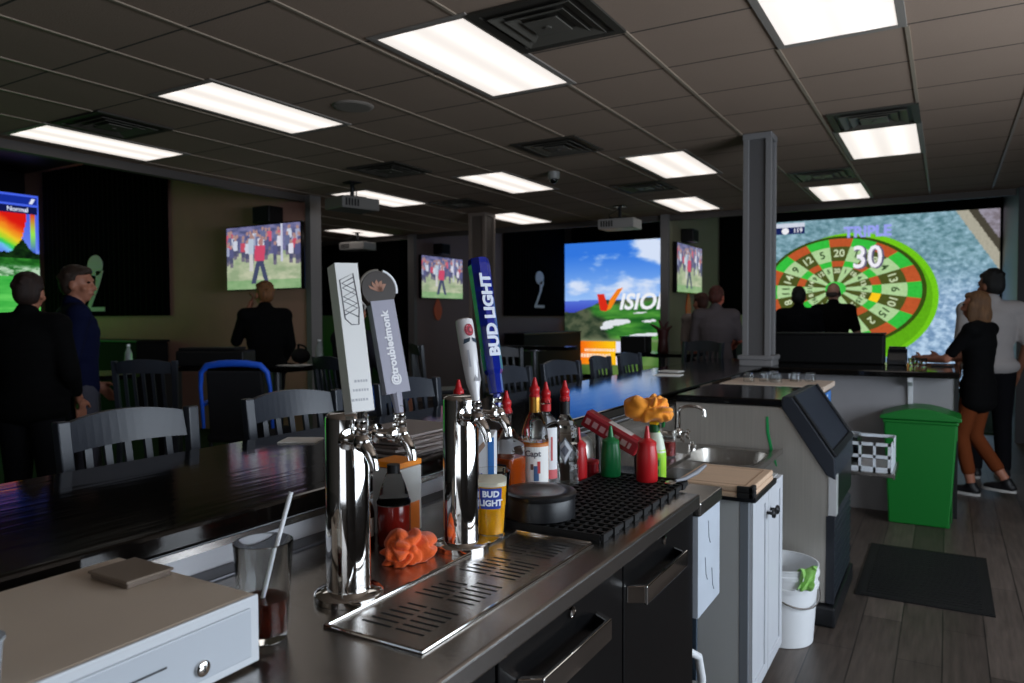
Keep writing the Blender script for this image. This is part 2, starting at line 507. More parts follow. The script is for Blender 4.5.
VT = [(-1.69, 3.24, 'square ceiling vent nearest the camera, right of the largest light'),
      (-5.32, 3.27, 'dark square ceiling vent beside the left bay light'),
      (-2.83, 5.6, 'square ceiling vent in front of the small round ceiling camera'),
      (-4.64, 5.6, 'square ceiling vent above the nearest hanging projector'),
      (-5.25, 7.7, 'faint square ceiling vent just left of the rear column top'),
      (-2.88, 7.8, 'slatted ceiling vent between two lights, left of the grey column'),
      (-0.47, 6.0, 'greenish square ceiling vent touching the light before the dart screen'),
      (-1.1, 8.1, 'ceiling vent right of the grey column top, near smallest light')]
v0 = make_vent()
for i, (x, y, lb) in enumerate(VT):
    o = v0 if i == 0 else dup(v0)
    o.location = (x, y, H - .001); o['label'] = lb
# main runners of the suspended grid, interrupted where a light or vent sits
m = MB()
tbar = mat('ceiling grid metal', (164, 148, 130), 0.5)
for k in range(-5, 20):
    x = -0.187 - 0.6125 * k
    if x > 2.7 or x < -11.6: continue
    cuts = sorted([(cy - .612, cy + .612) for cx, cy, _ in TR if abs(cx - x) < .315] + [(cy - .295, cy + .295) for cx, cy, _ in VT if abs(cx - x) < .30])
    y = -3.6 if x > -6.45 else 6.42
    for a, b in cuts + [(10.1, 11)]:
        if a - y > .02: m.box(x - 0.010, y, H - 0.006, x + 0.010, min(a, 10.1), H)
        y = max(y, b)
struct('trim_1', m, tbar)
# small ceiling speaker and dome camera
t = thing('ceiling_speaker', (-3.48, 3.82, H), 'faint round speaker grille in the ceiling beside a lit light', 'speaker')
m = MB(); m.lathe([(0.125, -0.009), (0.135, -0.006), (0.14, 0)], (-3.48, 3.82, H), 32); m.build('speaker_rim', mat('speaker rim', (150, 140, 130), 0.6), t, smooth=True)
m = MB(); m.lathe([(0.118, -0.011), (0.12, -0.008)], (-3.48, 3.82, H), 32); m.build('grille', mat('speaker grille', (140, 130, 120), 0.8), t)
t = thing('dome_camera', (-3.36, 6.55, H), 'small round dome security camera on the ceiling', 'camera')
m = MB(); m.lathe([(0.05, -0.07), (0.06, -0.05), (0.062, 0.004)], (-3.36, 6.55, H), 20); m.build('housing', mat('camera housing', (140, 138, 134), 0.4), t, smooth=True)
m = MB(); m.ell((-3.36, 6.55, H - .075), (0.042, 0.042, 0.04)); m.build('dome', blackgloss, t, smooth=True)
# projectors
projw = mat('projector casing', (178, 174, 170), 0.4)
def projector(x, y, rz, sc, label, casing):
    t = thing('projector', (0, 0, 0), label, 'projector', 'projectors hung from the ceiling')
    m = MB(); m.box(-0.24 * sc, -0.17, -0.30, 0.24 * sc, 0.17, -0.175); b = m.build('projector_body', casing, t, bevel=0.012)
    m = MB(); m.lathe([(0.045, 0), (0.05, 0.03), (0.04, 0.035)], (0, 0, 0), 16, M=Matrix.Translation((0.1 * sc, 0.17, -0.235)) @ Matrix.Rotation(-PI / 2, 4, 'X')); m.build('lens', blackgloss, b, smooth=True)
    m = MB()
    for k in range(5): m.box(-0.2 * sc + k * .035, -0.174, -0.275, -0.18 * sc + k * .035, -0.169, -0.2)
    m.build('grille', blackplastic, b)
    m = MB(); m.box(-0.07, -0.07, -0.012, 0.07, 0.07, 0); m.lathe([(0.022, -0.16), (0.022, -0.012)], (0, 0, 0), 12); m.box(-0.12, -0.09, -0.175, 0.12, 0.09, -0.155); m.build('ceiling_mount', blackplastic, t)
    m = MB(); m.tube([(-.05, -.15, -.2), (-.08, -.2, -.13), (-.02, -.05, -.06), (0.0, -.03, -.01)], 0.006, 6); m.build('cable', black, t)
    t.location = (x, y, H); t.rotation_euler = (0, 0, rz)
    return t
projector(-5.41, 5.91, PI / 2 - .25, 0.95, 'nearest hanging ceiling projector, in front of a lit light', mat('projector grey casing', (120, 116, 112), 0.45))
projector(-8.45, 9.35, 0.1, 1.05, 'farthest left hanging projector below a lit light', projw)
projector(-3.65, 8.98, 0.05, 1.0, 'white hanging ceiling projector above the golf course screen', projw)
# grey columns
def column(x, y, w, z0, label, base=True, col=(120, 119, 120)):
    t = thing('column', (x, y, z0), label, 'column')
    cm = mat('column paint %d' % col[0], col, 0.5); h = w / 2
    m = MB(); m.box(x - h + .02, y - h + .02, z0, x + h - .02, y + h - .02, H); m.build('shaft', mat('column panel paint %d' % col[0], tuple(int(c * .72) for c in col), 0.5), t)
    for i, (sx, sy) in enumerate(((-1, -1), (1, -1), (1, 1), (-1, 1))):
        m = MB(); m.box(x + sx * h, y + sy * h, z0, x + sx * (h - .045), y + sy * (h - .045), H - .001); m.build('corner_board', cm, t, bevel=0.004)
    m = MB(); m.box(x - h - .004, y - h - .004, H - .05, x + h + .004, y + h + .004, H - .001); m.build('capital', cm, t, bevel=0.006)
    if base:
        m = MB(); m.box(x - h - .02, y - h - .02, z0, x + h + .02, y + h + .02, z0 + 0.05); m.box(x - h - .03, y - h - .03, z0 + .05, x + h + .03, y + h + .03, z0 + .085); m.build('base_trim', cm, t, bevel=0.008)
    return t
column(-1.292, 6.10, 0.215, 1.045, 'grey panelled column standing on the corner of the bar top', col=(124, 122, 122))
column(-5.53, 8.62, 0.27, 0.0, 'square taupe column behind the blue beer tap handle', base=False, col=(138, 124, 114))
# ================================================================ SCREENS
def clouds(u, v, s=4.0, seed=0.0):
    n = 0
    a = 1.0
    for k in range(5):
        n += a * noise.noise(Vector((u * s * 2 ** k + seed, v * s * 1.6 * 2 ** k, seed * 1.7 + k)))
        a *= 0.55
    return n
def big_screen(name, o, du, dv, nu, nv, colf, label, extra=None, m=None, thick=(0, .05, 0)):
    o = Vector(o); du = Vector(du); dv = Vector(dv); T = Vector(thick)
    base = o + du / 2
    t = thing(name, base, label, 'screen')
    b = MB(); P = [o, o + du, o + du + dv, o + dv]
    b.hexa([p + T * .1 for p in P], [p + T for p in P]); b.build('screen_backing', black, t)
    g = MB(); g.grid(o, du, dv, nu, nv, colf)
    if extra: extra(g)
    g.build('picture', m or SCREEN, t, normals=False)
    return t
# golf course picture.  plane y = 15.8
VX0, VX1, VZ0, VZ1 = -7.82, -3.6, 0.12, 3.18
def vis(u, v):
    x = VX0 + u * (VX1 - VX0); z = VZ0 + v * (VZ1 - VZ0)
    hz = 1.82 + 0.02 * nz(x, 0, 3, 1.5)
    if z < 0.36:
        return mixc((62, 92, 40), (92, 120, 60), 0.5 + nz(x, z, 0, 3))
    if z < 0.89:
        if x < -6.52: return mixc((245, 96, 22), (250, 196, 20), (x + 7.75) / 1.2 + .3 * nz(x, z, 2, 2))
        if x < -6.36: return (225, 225, 248)
        return mixc((70, 110, 50), (110, 140, 80), 0.5 + nz(x, z, 0, 3))
    hill = 1.56 + 0.30 * smoothstep(-7.6, -6.7, x) + 0.06 * clouds(x * .4, 0, 2, 4) + .06 * smoothstep(-6.2, -5.2, x)
    if z > hill:
        if z < hz + .02:
            return mixc((52, 60, 176), (84, 112, 214), (z - 1.5) / .32)
        sky = mixc((150, 190, 245), (50, 118, 222), (z - 1.85) / 1.05)
        c = clouds(x * .55, z * .8, 1.7, 2.2)
        band = math.exp(-((z - 2.22 + .12 * math.sin(x * 1.7)) / .24) ** 2) * .62 + math.exp(-((z - 3.0 + .25 * (x + 5.9)) / .38) ** 2) * smoothstep(-6.5, -5.7, x) * .9
        k = smoothstep(0.28, 0.85, band + c * .75)
        return mixc(sky, (212, 224, 246), k)
    g = mixc((30, 92, 34), (84, 156, 60), .5 + clouds(x * .5, z * 1.5, 2, 7))
    dark = mixc((34, 50, 36), (84, 92, 70), .5 + clouds(x, z, 4, 9))
    left = smoothstep(-6.72, -7.05, x + .25 * nz(x, z, 1, 4) + (z - 1.3) * .9)
    c = mixc(g, dark, max(left, smoothstep(1.68, 1.78, z + .04 * nz(x * 6, 0) - .1 * smoothstep(-6.3, -5.4, x)) * .9))
    for (cx, cz, rx, rz) in ((-6.52, 1.32, .36, .07), (-6.75, 1.22, .16, .05), (-5.72, 1.36, .17, .03), (-5.85, 1.04, .42, .04), (-5.95, 1.54, .16, .02)):
        d = ((x - cx) / rx) ** 2 + ((z - cz - .08 * (x - cx)) / rz) ** 2 + .5 * nz(x, z, 5, 9)
        if d < 1: c = (222, 226, 232)
    if z < 1.0: c = mixc(c, (120, 130, 100), smoothstep(1.0, .89, z))
    return c
def vis_extra(g):
    def M(x, z, dy=-.006): return Matrix.Translation((x, 15.8 + dy, z)) @ Matrix.Rotation(PI / 2, 4, 'X')
    g.text('ISION', M(-6.45, 1.78), 0.50, 0.014, (236, 238, 244), 0.22, align='LEFT', sx=.98)
    y = 15.79
    g.poly([(-6.98, y, 1.98), (-6.80, y, 1.98), (-6.74, y, 1.76), (-6.66, y, 1.66), (-6.76, y, 1.58), (-6.90, y, 1.61)], (214, 44, 26))
    g.poly([(-6.74, y - .002, 1.60), (-6.64, y - .002, 1.64), (-6.34, y - .002, 2.12), (-6.48, y - .002, 2.08), (-6.66, y - .002, 1.86)], (240, 130, 26))
    rnd = random.Random(3)
    for zz, x0, x1, h in ((0.69, -7.3, -6.6, .03), (0.56, -7.6, -6.68, .045)):
        x = x0
        while x < x1:
            w = rnd.uniform(.03, .07)
            g.poly([(x, y, zz - h), (x + w, y, zz - h * rnd.uniform(.8, 1)), (x + w, y, zz + h * rnd.uniform(.6, 1.1)), (x, y, zz + h)], (255, 226, 196)); x += w + .018
big_screen('golf_screen', (VX0, 15.8, VZ0), (VX1 - VX0, 0, 0), (0, 0, VZ1 - VZ0), 230, 170, vis, 'big projection screen with blue sky golf course and VISION lettering', vis_extra)
# dartboard picture
DX0, DX1, DZ0, DZ1 = -3.3, 0.80, 0.12, 3.352
def dart_bg(u, v):
    x = DX0 + u * (DX1 - DX0); z = DZ0 + v * (DZ1 - DZ0)
    n = clouds(x, z, 9, 1)
    c = mixc((84, 124, 134), (150, 184, 200), .5 + n * .7)
    c = mixc(c, mixc((120, 150, 190), (190, 214, 240), .5 + n), smoothstep(2.7, 1.6, z) * .8)
    e = x - (0.12 + (3.35 - z) * 0.62)
    if e > 0:
        c = (168, 164, 148) if e < .2 else ((70, 66, 56) if e < .34 else mixc((120, 112, 120), (150, 145, 160), .5 + n))
    return c
def dart_extra(g):
    y = 15.792
    bull = (-1.905, 1.99); Cc = (-1.80, 1.93); rx, rz = 1.40, 1.03
    def pt(a, r, dy=0):
        return (bull[0] * (1 - r) + (Cc[0] + rx * math.cos(a)) * r, y - dy, bull[1] * (1 - r) + (Cc[1] + rz * math.sin(a)) * r)
    def inx(p): return (max(DX0 + .004, min(DX1, p[0])), p[1], max(DZ0, p[2]))
    # lime rim
    oc = (-1.63, 1.80); orx, orz = 1.50, 1.26
    N = 72
    rim = [inx((oc[0] + orx * math.cos(2 * PI * k / N), y, oc[1] + orz * math.sin(2 * PI * k / N))) for k in range(N)]
    g.poly(rim, (112, 196, 26))
    rim2 = [inx((oc[0] + .02 + (orx - .12) * math.cos(2 * PI * k / N), y - .002, oc[1] - .02 + (orz - .09) * math.sin(2 * PI * k / N))) for k in range(N)]
    g.poly(rim2, (92, 168, 22))
    g.poly([inx(pt(2 * PI * k / N, 1.05, .004)) for k in range(N)], (52, 74, 20))
    nums = [20, 1, 18, 4, 13, 6, 10, 15, 2, 17, 3, 19, 7, 16, 8, 11, 14, 9, 12, 5]
    for i, nm in enumerate(nums):
        a0 = PI / 2 - (i - .5) * PI / 10; a1 = PI / 2 - (i + .5) * PI / 10
        dk = i % 2 == 0
        sing = (74, 82, 34) if dk else (172, 206, 150); ring = (184, 84, 44) if dk else (52, 186, 62)
        for r0, r1, c in ((0.12, .44, sing), (.44, .55, ring), (.55, .84, sing), (.84, 1.0, ring)):
            if nm == 10 and r0 == .44: c = (250, 200, 30)
            S = 4
            for k in range(S):
                b0 = a0 + (a1 - a0) * k / S; b1 = a0 + (a1 - a0) * (k + 1) / S
                g.poly([inx(pt(b0, r0, .006)), inx(pt(b0, r1, .006)), inx(pt(b1, r1, .006)), inx(pt(b1, r0, .006))], c)
        am = (a0 + a1) / 2
        for rr, sz in ((.70, .2), (.35, .12)):
            p = pt(am, rr, .01)
            if p[0] < DX0 + .12: continue
            M = Matrix.Translation(p) @ Matrix.Rotation(PI / 2, 4, 'X') @ Matrix.Rotation(am - PI / 2, 4, 'Z')
            g.text(str(nm), M, sz, .004, (200, 214, 176) if dk else (44, 70, 34))
    g.poly([inx(pt(2 * PI * k / 32, .135, .008)) for k in range(32)], (60, 190, 70))
    g.poly([inx(pt(2 * PI * k / 32, .06, .010)) for k in range(32)], (190, 80, 50))
    M = lambda x, z, d=.016: Matrix.Translation((x, y - d, z)) @ Matrix.Rotation(PI / 2, 4, 'X')
    g.text('TRIPLE', M(-1.335, 3.06), .285, .012, (150, 160, 236), sx=.98)
    g.text('30', M(-1.31, 2.55), .60, .02, (96, 92, 120), sx=.9)
    g.text('30', M(-1.335, 2.56, .02), .60, .008, (238, 236, 244), sx=.9)
    g.poly([(-3.29, y - .004, 3.235), (-2.47, y - .004, 3.235), (-2.47, y - .004, 3.32), (-3.29, y - .004, 3.32)], (206, 212, 226))
    g.poly([(-3.29, y - .004, 3.10), (-2.47, y - .004, 3.10), (-2.47, y - .004, 3.235), (-3.29, y - .004, 3.235)], (22, 34, 88))
    g.poly([(-2.84 + .07 * math.cos(k * PI / 10), y - .008, 3.165 + .065 * math.sin(k * PI / 10)) for k in range(20)], (235, 235, 240))
    g.text('119', M(-2.60, 3.165, .008), .12, .003, (225, 225, 235))
big_screen('dartboard_screen', (DX0, 15.8, DZ0), (DX1 - DX0, 0, 0), (0, 0, DZ1 - DZ0), 200, 160, dart_bg, 'big projection screen showing a green dartboard with TRIPLE 30', dart_extra, m=SCREENROCK)
# weather and grass picture in the left bay; plane x = -12.05
LY0, LY1, LZ0, LZ1 = 2.3, 6.18, 0.12, 3.335
def left(u, v):
    yy = LY0 + u * (LY1 - LY0); z = LZ0 + v * (LZ1 - LZ0)
    d = 6.18 - yy
    if d < .025 and z > 2.5: return (70, 100, 235)
    if z > 3.30: return (70, 100, 235)
    if z > 3.19: return (20, 44, 150)
    if z > 3.16: return (70, 100, 235)
    if z > 3.04: return (14, 22, 74)
    n = clouds(yy * 1.5, z * 2, 6, 5)
    tree = 2.44 + .05 * abs(clouds(yy * 3, 0, 3, 3)) + .19 * math.exp(-((d - .24) / .11) ** 2)
    if z > tree:
        if .06 < d < .12: 
            q = (z - 2.45) / .6
            return mixc(mixc((60, 80, 230), (60, 230, 120), q * 2), mixc((240, 220, 40), (220, 60, 40), q * 2 - 1), q)
        q = (z - 2.45) / .6 + .32 * smoothstep(.62, .2, d) - .05 + .03 * n
        if d > .17 + .34 * (3.04 - z) ** 1.5:
            st = ((.0, (96, 130, 235)), (.18, (110, 190, 240)), (.27, (50, 200, 90)), (.36, (150, 215, 50)), (.52, (235, 200, 40)), (.74, (240, 120, 30)), (.95, (214, 24, 16)), (3, (206, 16, 14)))
            for (q0, c0), (q1, c1) in zip(st[:-1], st[1:]):
                if q < q1: return mixc(c0, c1, (q - q0) / (q1 - q0))
        return mixc((110, 140, 236), (70, 96, 226), (z - 2.4) * 1.6)
    if z > 2.37: return mixc((6, 22, 10), (22, 54, 18), .5 + n)
    if z > 2.28: return mixc((24, 84, 26), (50, 130, 44), .5 + n)
    if z > 2.10: return mixc((40, 110, 44), (176, 206, 176), smoothstep(-.1, .6, n + .3) * smoothstep(2.28, 2.22, z))
    return mixc((44, 158, 56), (98, 204, 92), .5 + .7 * clouds(yy * .5, z * 3, 3, 2))
def left_extra(g):
    R = Matrix(((0, 0, 1, 0), (1, 0, 0, 0), (0, 1, 0, 0), (0, 0, 0, 1)))
    g.text('Normal', Matrix.Translation((-12.04, 5.88, 3.10)) @ R, .095, .002, (215, 222, 245))
    g.poly([(-12.04, 6.04, 3.20), (-12.04, 6.09, 3.20), (-12.04, 6.13, 3.28), (-12.04, 6.08, 3.28)], (220, 226, 245))
big_screen('weather_screen', (-12.05, LY0, LZ0), (0, LY1 - LY0, 0), (0, 0, LZ1 - LZ0), 220, 200, left, 'big screen at far left with rainbow weather map over green grass', left_extra, thick=(-.05, 0, 0))
# sliver of a fourth screen seen beside the middle divider
def sliver(u, v):
    return (150, 190, 240) if v > .75 else ((190, 70, 60) if .5 < v < .62 else ((60, 150, 70) if v > .45 else (70, 190, 60)))
big_screen('bay_screen', (-11.5, 15.8, .12), (3.45, 0, 0), (0, 0, 3.1), 40, 60, sliver, 'big screen seen as a narrow bright sliver right of the black curtain')
# ---------------------------------------------------------------- televisions
def tv_pic(seed):
    rnd = random.Random(seed)
    crowd = sorted([(rnd.random(), .66 + .26 * rnd.random(), rnd.choice([(196, 50, 70), (225, 225, 235), (80, 90, 130), (206, 70, 90), (150, 160, 190), (206, 214, 226), (60, 64, 110)])) for _ in range(46)], key=lambda q: -q[1])
    def f(u, v):
        if v < .56 + .03 * math.sin(u * 9):
            c = mixc((134, 160, 110), (190, 198, 156), .5 + clouds(u, v, 5, seed))
            if v < .14: c = mixc(c, (80, 156, 70), .5)
        else:
            c = mixc((44, 52, 96), (110, 108, 156), .5 + clouds(u, v, 8, seed))
        for (x, y, k) in crowd:
            w = .034 - .008 * abs(v - y + .08) / .1 if v > y - .15 else .024
            if abs(u - x) < w and y - .30 < v < y: c = k if v > y - .15 else mixc((50, 54, 84), (170, 150, 140), .0 if v > y - .24 else .35)
            if (u - x) ** 2 + ((v - y - .03) * .6) ** 2 < .00032: c = (168, 124, 112)
        if abs(u - .76) < .016 and v > .42: c = (200, 205, 225)
        # caddie and the striding player
        if abs(u - .345) < .035 and .56 < v < .80: c = (180, 200, 214)
        if abs(u - .345) < .026 and .28 < v <= .56: c = (206, 206, 200)
        if (u - .35) ** 2 + ((v - .84) * .6) ** 2 < .0007: c = (160, 116, 104)
        if abs(u - .46 - .05 * (v - .5)) < .07 - .03 * abs(v - .58) and .44 < v < .68: c = (206, 44, 78)
        if (u - .48) ** 2 + ((v - .74) * .6) ** 2 < .0011: c = (170, 110, 100)
        if .08 < v <= .44:
            k = (.44 - v) * .22
            if abs(u - .45 + k) < .032 or abs(u - .48 - k) < .03: c = (34, 44, 76)
        return mixc(c, (176, 170, 190), .22)
    return f
def television(mid, right, w, h, seed, label, inset):
    """mid = centre of the picture, right = unit vector to the picture's right"""
    mid = Vector(mid); r = Vector(right).normalized(); up = Vector((0, 0, 1)); n = r.cross(up)   # n points out of the screen
    t = thing('television', mid - up * (h / 2), label, 'television', 'wall televisions')
    def P(a, b, c): return mid + r * a + up * b + n * c
    b = MB(); W, Hh = w / 2 + .012, h / 2 + .014
    b.hexa([P(-W, -Hh, -.055), P(W, -Hh, -.055), P(W, -Hh, 0), P(-W, -Hh, 0)], [P(-W, Hh, -.055), P(W, Hh, -.055), P(W, Hh, 0), P(-W, Hh, 0)])
    b.build('bezel', blackgloss, t, bevel=.006)
    g = MB(); g.grid(P(-w / 2, -h / 2, .002), r * w, up * h, 110, 70, tv_pic(seed)); g.build('picture', SCREEN, t, normals=False)
    a = MB()
    a.hexa([P(-.2, -.15, -inset + .01), P(.2, -.15, -inset + .01), P(.2, -.15, -inset + .03), P(-.2, -.15, -inset + .03)], [P(-.2, .2, -inset + .01), P(.2, .2, -inset + .01), P(.2, .2, -inset + .03), P(-.2, .2, -inset + .03)])
    a.tube([P(0, .05, -inset + .02), P(.08, .05, -inset / 2), P(0, .05, -.05)], .025, 8)
    a.build('wall_bracket', black, t)
    return t
television((-6.865, 5.98, 2.155), (1, 0, 0), 1.235, 0.735, 3, 'largest wall television on the taupe left divider, showing a golf broadcast', .27)
television((-7.74, 10.77, 2.155), (0, 1, 0), 1.23, 0.72, 3, 'wall television between the white rose tap handle and the rear column', .075)
television((-3.29, 10.83, 2.145), (0, 1, 0), 1.21, 0.69, 3, 'narrow looking wall television seen side on, left of the grey shirted person', .072)
# small black speaker boxes above the televisions
def boxspeaker(c, d, label):
    t = thing('wall_speaker', c, label, 'speaker', 'black wall boxes')
    m = MB(); m.box(c[0] - d[0], c[1] - d[1], c[2], c[0] + d[0], c[1] + d[1], c[2] + d[2]); b = m.build('cabinet', black, t, bevel=.01)
    return t, b
for (c, d, lb, ax) in (((-6.95, 6.14, 2.56), (.14, .11, .2), 'black box speaker above the largest wall television', 'y'),
                       ((-7.72, 10.72, 2.56), (.09, .13, .19), 'black box speaker above the television by the rear column', 'x'),
                       ((-3.26, 10.72, 2.53), (.09, .13, .19), 'black box speaker above the side on television', 'x')):
    t, b = boxspeaker(c, d, lb)
    g = MB()
    if ax == 'y': g.box(c[0] - d[0] * .85, c[1] - d[1] - .006, c[2] + .02, c[0] + d[0] * .85, c[1] - d[1] - .001, c[2] + d[2] - .02)
    else: g.box(c[0] + d[0] + .001, c[1] - d[1] * .85, c[2] + .02, c[0] + d[0] + .006, c[1] + d[1] * .85, c[2] + d[2] - .02)
    g.build('grille', darkcloth, t)
# orange paint drops on the dividers
for (x, y, lb) in ((-7.825, 10.72, 'orange drop shaped sign on the wall beneath the middle television'), (-3.365, 10.98, 'orange drop shaped sign on the wall beneath the side on television')):
    m = MB(); pts = []
    for k in range(20):
        a = 2 * PI * k / 20; pts.append((y + .12 * math.sin(a) * (1 - .55 * max(0, math.cos(a))), 1.60 + .2 * math.cos(a) + (.06 if k == 0 else 0)))
    m.prism(pts, x, x + .012, 'x')
    tag(m.build('drop_sign', mat('orange sign', (250, 104, 34), 0.5), origin=(x, y, 1.4)), lb, 'sign', 'orange drop signs')
# ================================================================ BAR
bartop_m = mat('dark lacquered wood', (9, 7, 6), 0.09, spec=.55, var=0.25, vscale=3, stretch=(6, .6, 1), bump=0.04, bscale=7)
knee_m = mat('pale grey bar wall', (190, 190, 194), 0.5, var=0.03)
t = thing('bar_counter', (-1.5, 2.5, 0), 'long L-shaped bar with glossy black top and pale grey back wall', 'bar')
m = MB(); m.prism([(-1.93, -1.2), (-1.222, -1.2), (-1.222, 5.9), (.08, 5.9), (.08, 7.0), (-1.93, 7.0)], 1.0, 1.045, 'z')
m.build('bar_top', bartop_m, t, bevel=.008)
m = MB(); m.box(-1.36, -1.2, 0, -1.236, 6.19, .999); m.build('back_wall', knee_m, t)
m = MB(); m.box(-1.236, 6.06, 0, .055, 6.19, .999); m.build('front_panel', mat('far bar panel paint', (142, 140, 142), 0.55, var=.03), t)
m = MB(); m.box(.055, 6.05, 0, .078, 6.95, .999); m.build('end_panel', black, t)
for i, x in enumerate((-1.02, -.22)):
    m = MB(); m.prism([(5.93, .999), (6.06, .999), (6.06, .74), (6.045, .74), (6.03, .93), (5.93, .965)], x - .016, x + .016, 'x'); m.build('top_bracket', white, t, bevel=.003)
m = MB(); m.box(-1.236, 5.2, .955, -1.225, 5.9, .998); m.box(-1.225, -1.2, .985, -1.223, 5.9, .999); m.build('edge_strip', steel, t)
# ---- keg cooler with stainless top
t = thing('keg_cooler', (-.88, .8, 0), 'black keg cooler with stainless steel top carrying the beer towers', 'cooler')
m = MB(); m.box(-1.17, -.75, .06, -.622, 2.02, .90); m.build('cabinet', black, t)
m = MB(); m.box(-1.14, -.73, 0, -.68, 2.0, .06); m.build('plinth', black, t)
m = MB(); m.box(-1.175, -.76, .90, -.585, 2.025, .94); m.build('steel_top', steel, t, bevel=.006, bseg=3)
m = MB(); m.box(-1.232, -.76, .55, -1.176, 2.025, .945); m.build('backsplash', mat('dull grey steel', (92, 92, 96), .4, .7), t, bevel=.004)
DY = (-.72, -.06, .40, .975, 1.5, 2.02)
for i in range(2, 5):
    y0, y1 = DY[i], DY[i + 1]
    m = MB(); m.box(-.621, y0 + .004, .09, -.602, y1 - .004, .892); d = m.build('door', mat('black door skin', (5, 5, 6), .32, spec=.35), t, bevel=.003)
    yc = (y0 + y1) / 2; a, b = ((.46, .80), (1.035, 1.365), (1.52, 1.86))[i - 2]
    hm = MB()
    # bent pull: two ends stand off the door, joined by a flat grip
    hm.hexa([(-.601, a, .800), (-.601, a + .016, .800), (-.601, a + .016, .838), (-.601, a, .838)], [(-.566, a + .022, .800), (-.566, a + .038, .800), (-.566, a + .038, .838), (-.566, a + .022, .838)])
    hm.hexa([(-.601, b - .016, .800), (-.601, b, .800), (-.601, b, .838), (-.601, b - .016, .838)], [(-.566, b - .038, .800), (-.566, b - .022, .800), (-.566, b - .022, .838), (-.566, b - .038, .838)])
    hm.box(-.570, a + .022, .796, -.562, b - .022, .838)
    hm.build('handle', chrome, d, bevel=.002)
    lk = MB(); lk.lathe([(.011, 0), (.011, .006), (.006, .007)], (-.602, yc, .88), 14, M=Matrix.Rotation(PI / 2, 4, 'Y')); lk.build('lock', chrome, d)
# marbled filler panel after the cooler
t = thing('filler_cabinet', (-.9, 2.14, 0), 'white panelled filler counter between keg cooler and white sink cabinet', 'cabinet')
m = MB(); m.box(-1.2, 2.03, .873, -.585, 2.262, .913); m.build('steel_top', steel, t, bevel=.005)
pm = mat('marbled white laminate', (196, 204, 214), .3, var=.1, vscale=5)
m = MB(); m.box(-.62, 2.03, .585, -.592, 2.258, .872); m.cur = 1
for (y, z) in ((2.13, .84), (2.17, .69), (2.1, .74)):
    m.tube([(-.5915, y, z), (-.5915, y + .008, z - .05), (-.5915, y + .022, z - .07)], .0016, 5)
m.build('front_panel', [pm, mat('grey vein', (120, 126, 136), .5)], t)
m = MB(); m.box(-1.2, 2.03, .10, -1.18, 2.262, .872); m.box(-1.18, 2.245, .3, -.66, 2.26, .872); m.build('frame', mat('slate grey panel', (56, 70, 84), .5), t)
t = thing('water_hose', (-.72, 2.3, 0.0), 'white curved hose with brass fitting beside the black cooler door', 'hose')
m = MB(); m.tube([(-.70, 2.08, .42), (-.66, 2.14, .44), (-.64, 2.20, .40), (-.635, 2.22, .33), (-.635, 2.22, .26)], .013, 10); m.build('hose', whiteplastic, t, smooth=True)
m = MB(); m.lathe([(.018, .20), (.018, .23), (.014, .235), (.014, .265)], (-.635, 2.22, 0), 6); m.build('metal_collar', chrome, t)
m = MB(); m.lathe([(.016, 0.0), (.016, .15), (.022, .152), (.022, .195), (.016, .2)], (-.635, 2.22, 0), 8); m.build('fitting', brass, t)
# ---- drip tray
t = thing('drip_tray', (-.75, 1.16, .94), 'slotted stainless steel drip tray in front of the beer towers', 'drip tray')
X0, X1, Y0, Y1 = -.845, -.658, .855, 1.455
m = MB()
m.box(X0, Y0, .9402, X1, Y1, .9412)
m.cur = 1
for gidx, yb in enumerate((.90, 1.04, 1.18, 1.32)):
    for k in range(6):
        y = yb + k * .0185
        for (xa, xb) in ((-.815, -.755), (-.745, -.690)):
            if gidx % 2 and k == 5 and xa < -.8: continue
            m.box(xa + .004 * k * (1 if xa < -.8 else 0), y, .9411, xb, y + .0055, .9414)
m.build('tray_plate', [steel, mat('slot shadow', (4, 4, 4), .8)], t)
m = MB()
m.box(X0 - .006, Y0 - .006, .9402, X0 + .002, Y1 + .006, .946); m.box(X1 - .002, Y0 - .006, .9402, X1 + .006, Y1 + .006, .946)
m.box(X0 - .006, Y0 - .006, .9402, X1 + .006, Y0 + .002, .946); m.box(X0 - .006, Y1 - .002, .9402, X1 + .006, Y1 + .006, .946)
m.build('tray_rim', chrome, t, bevel=.0025)
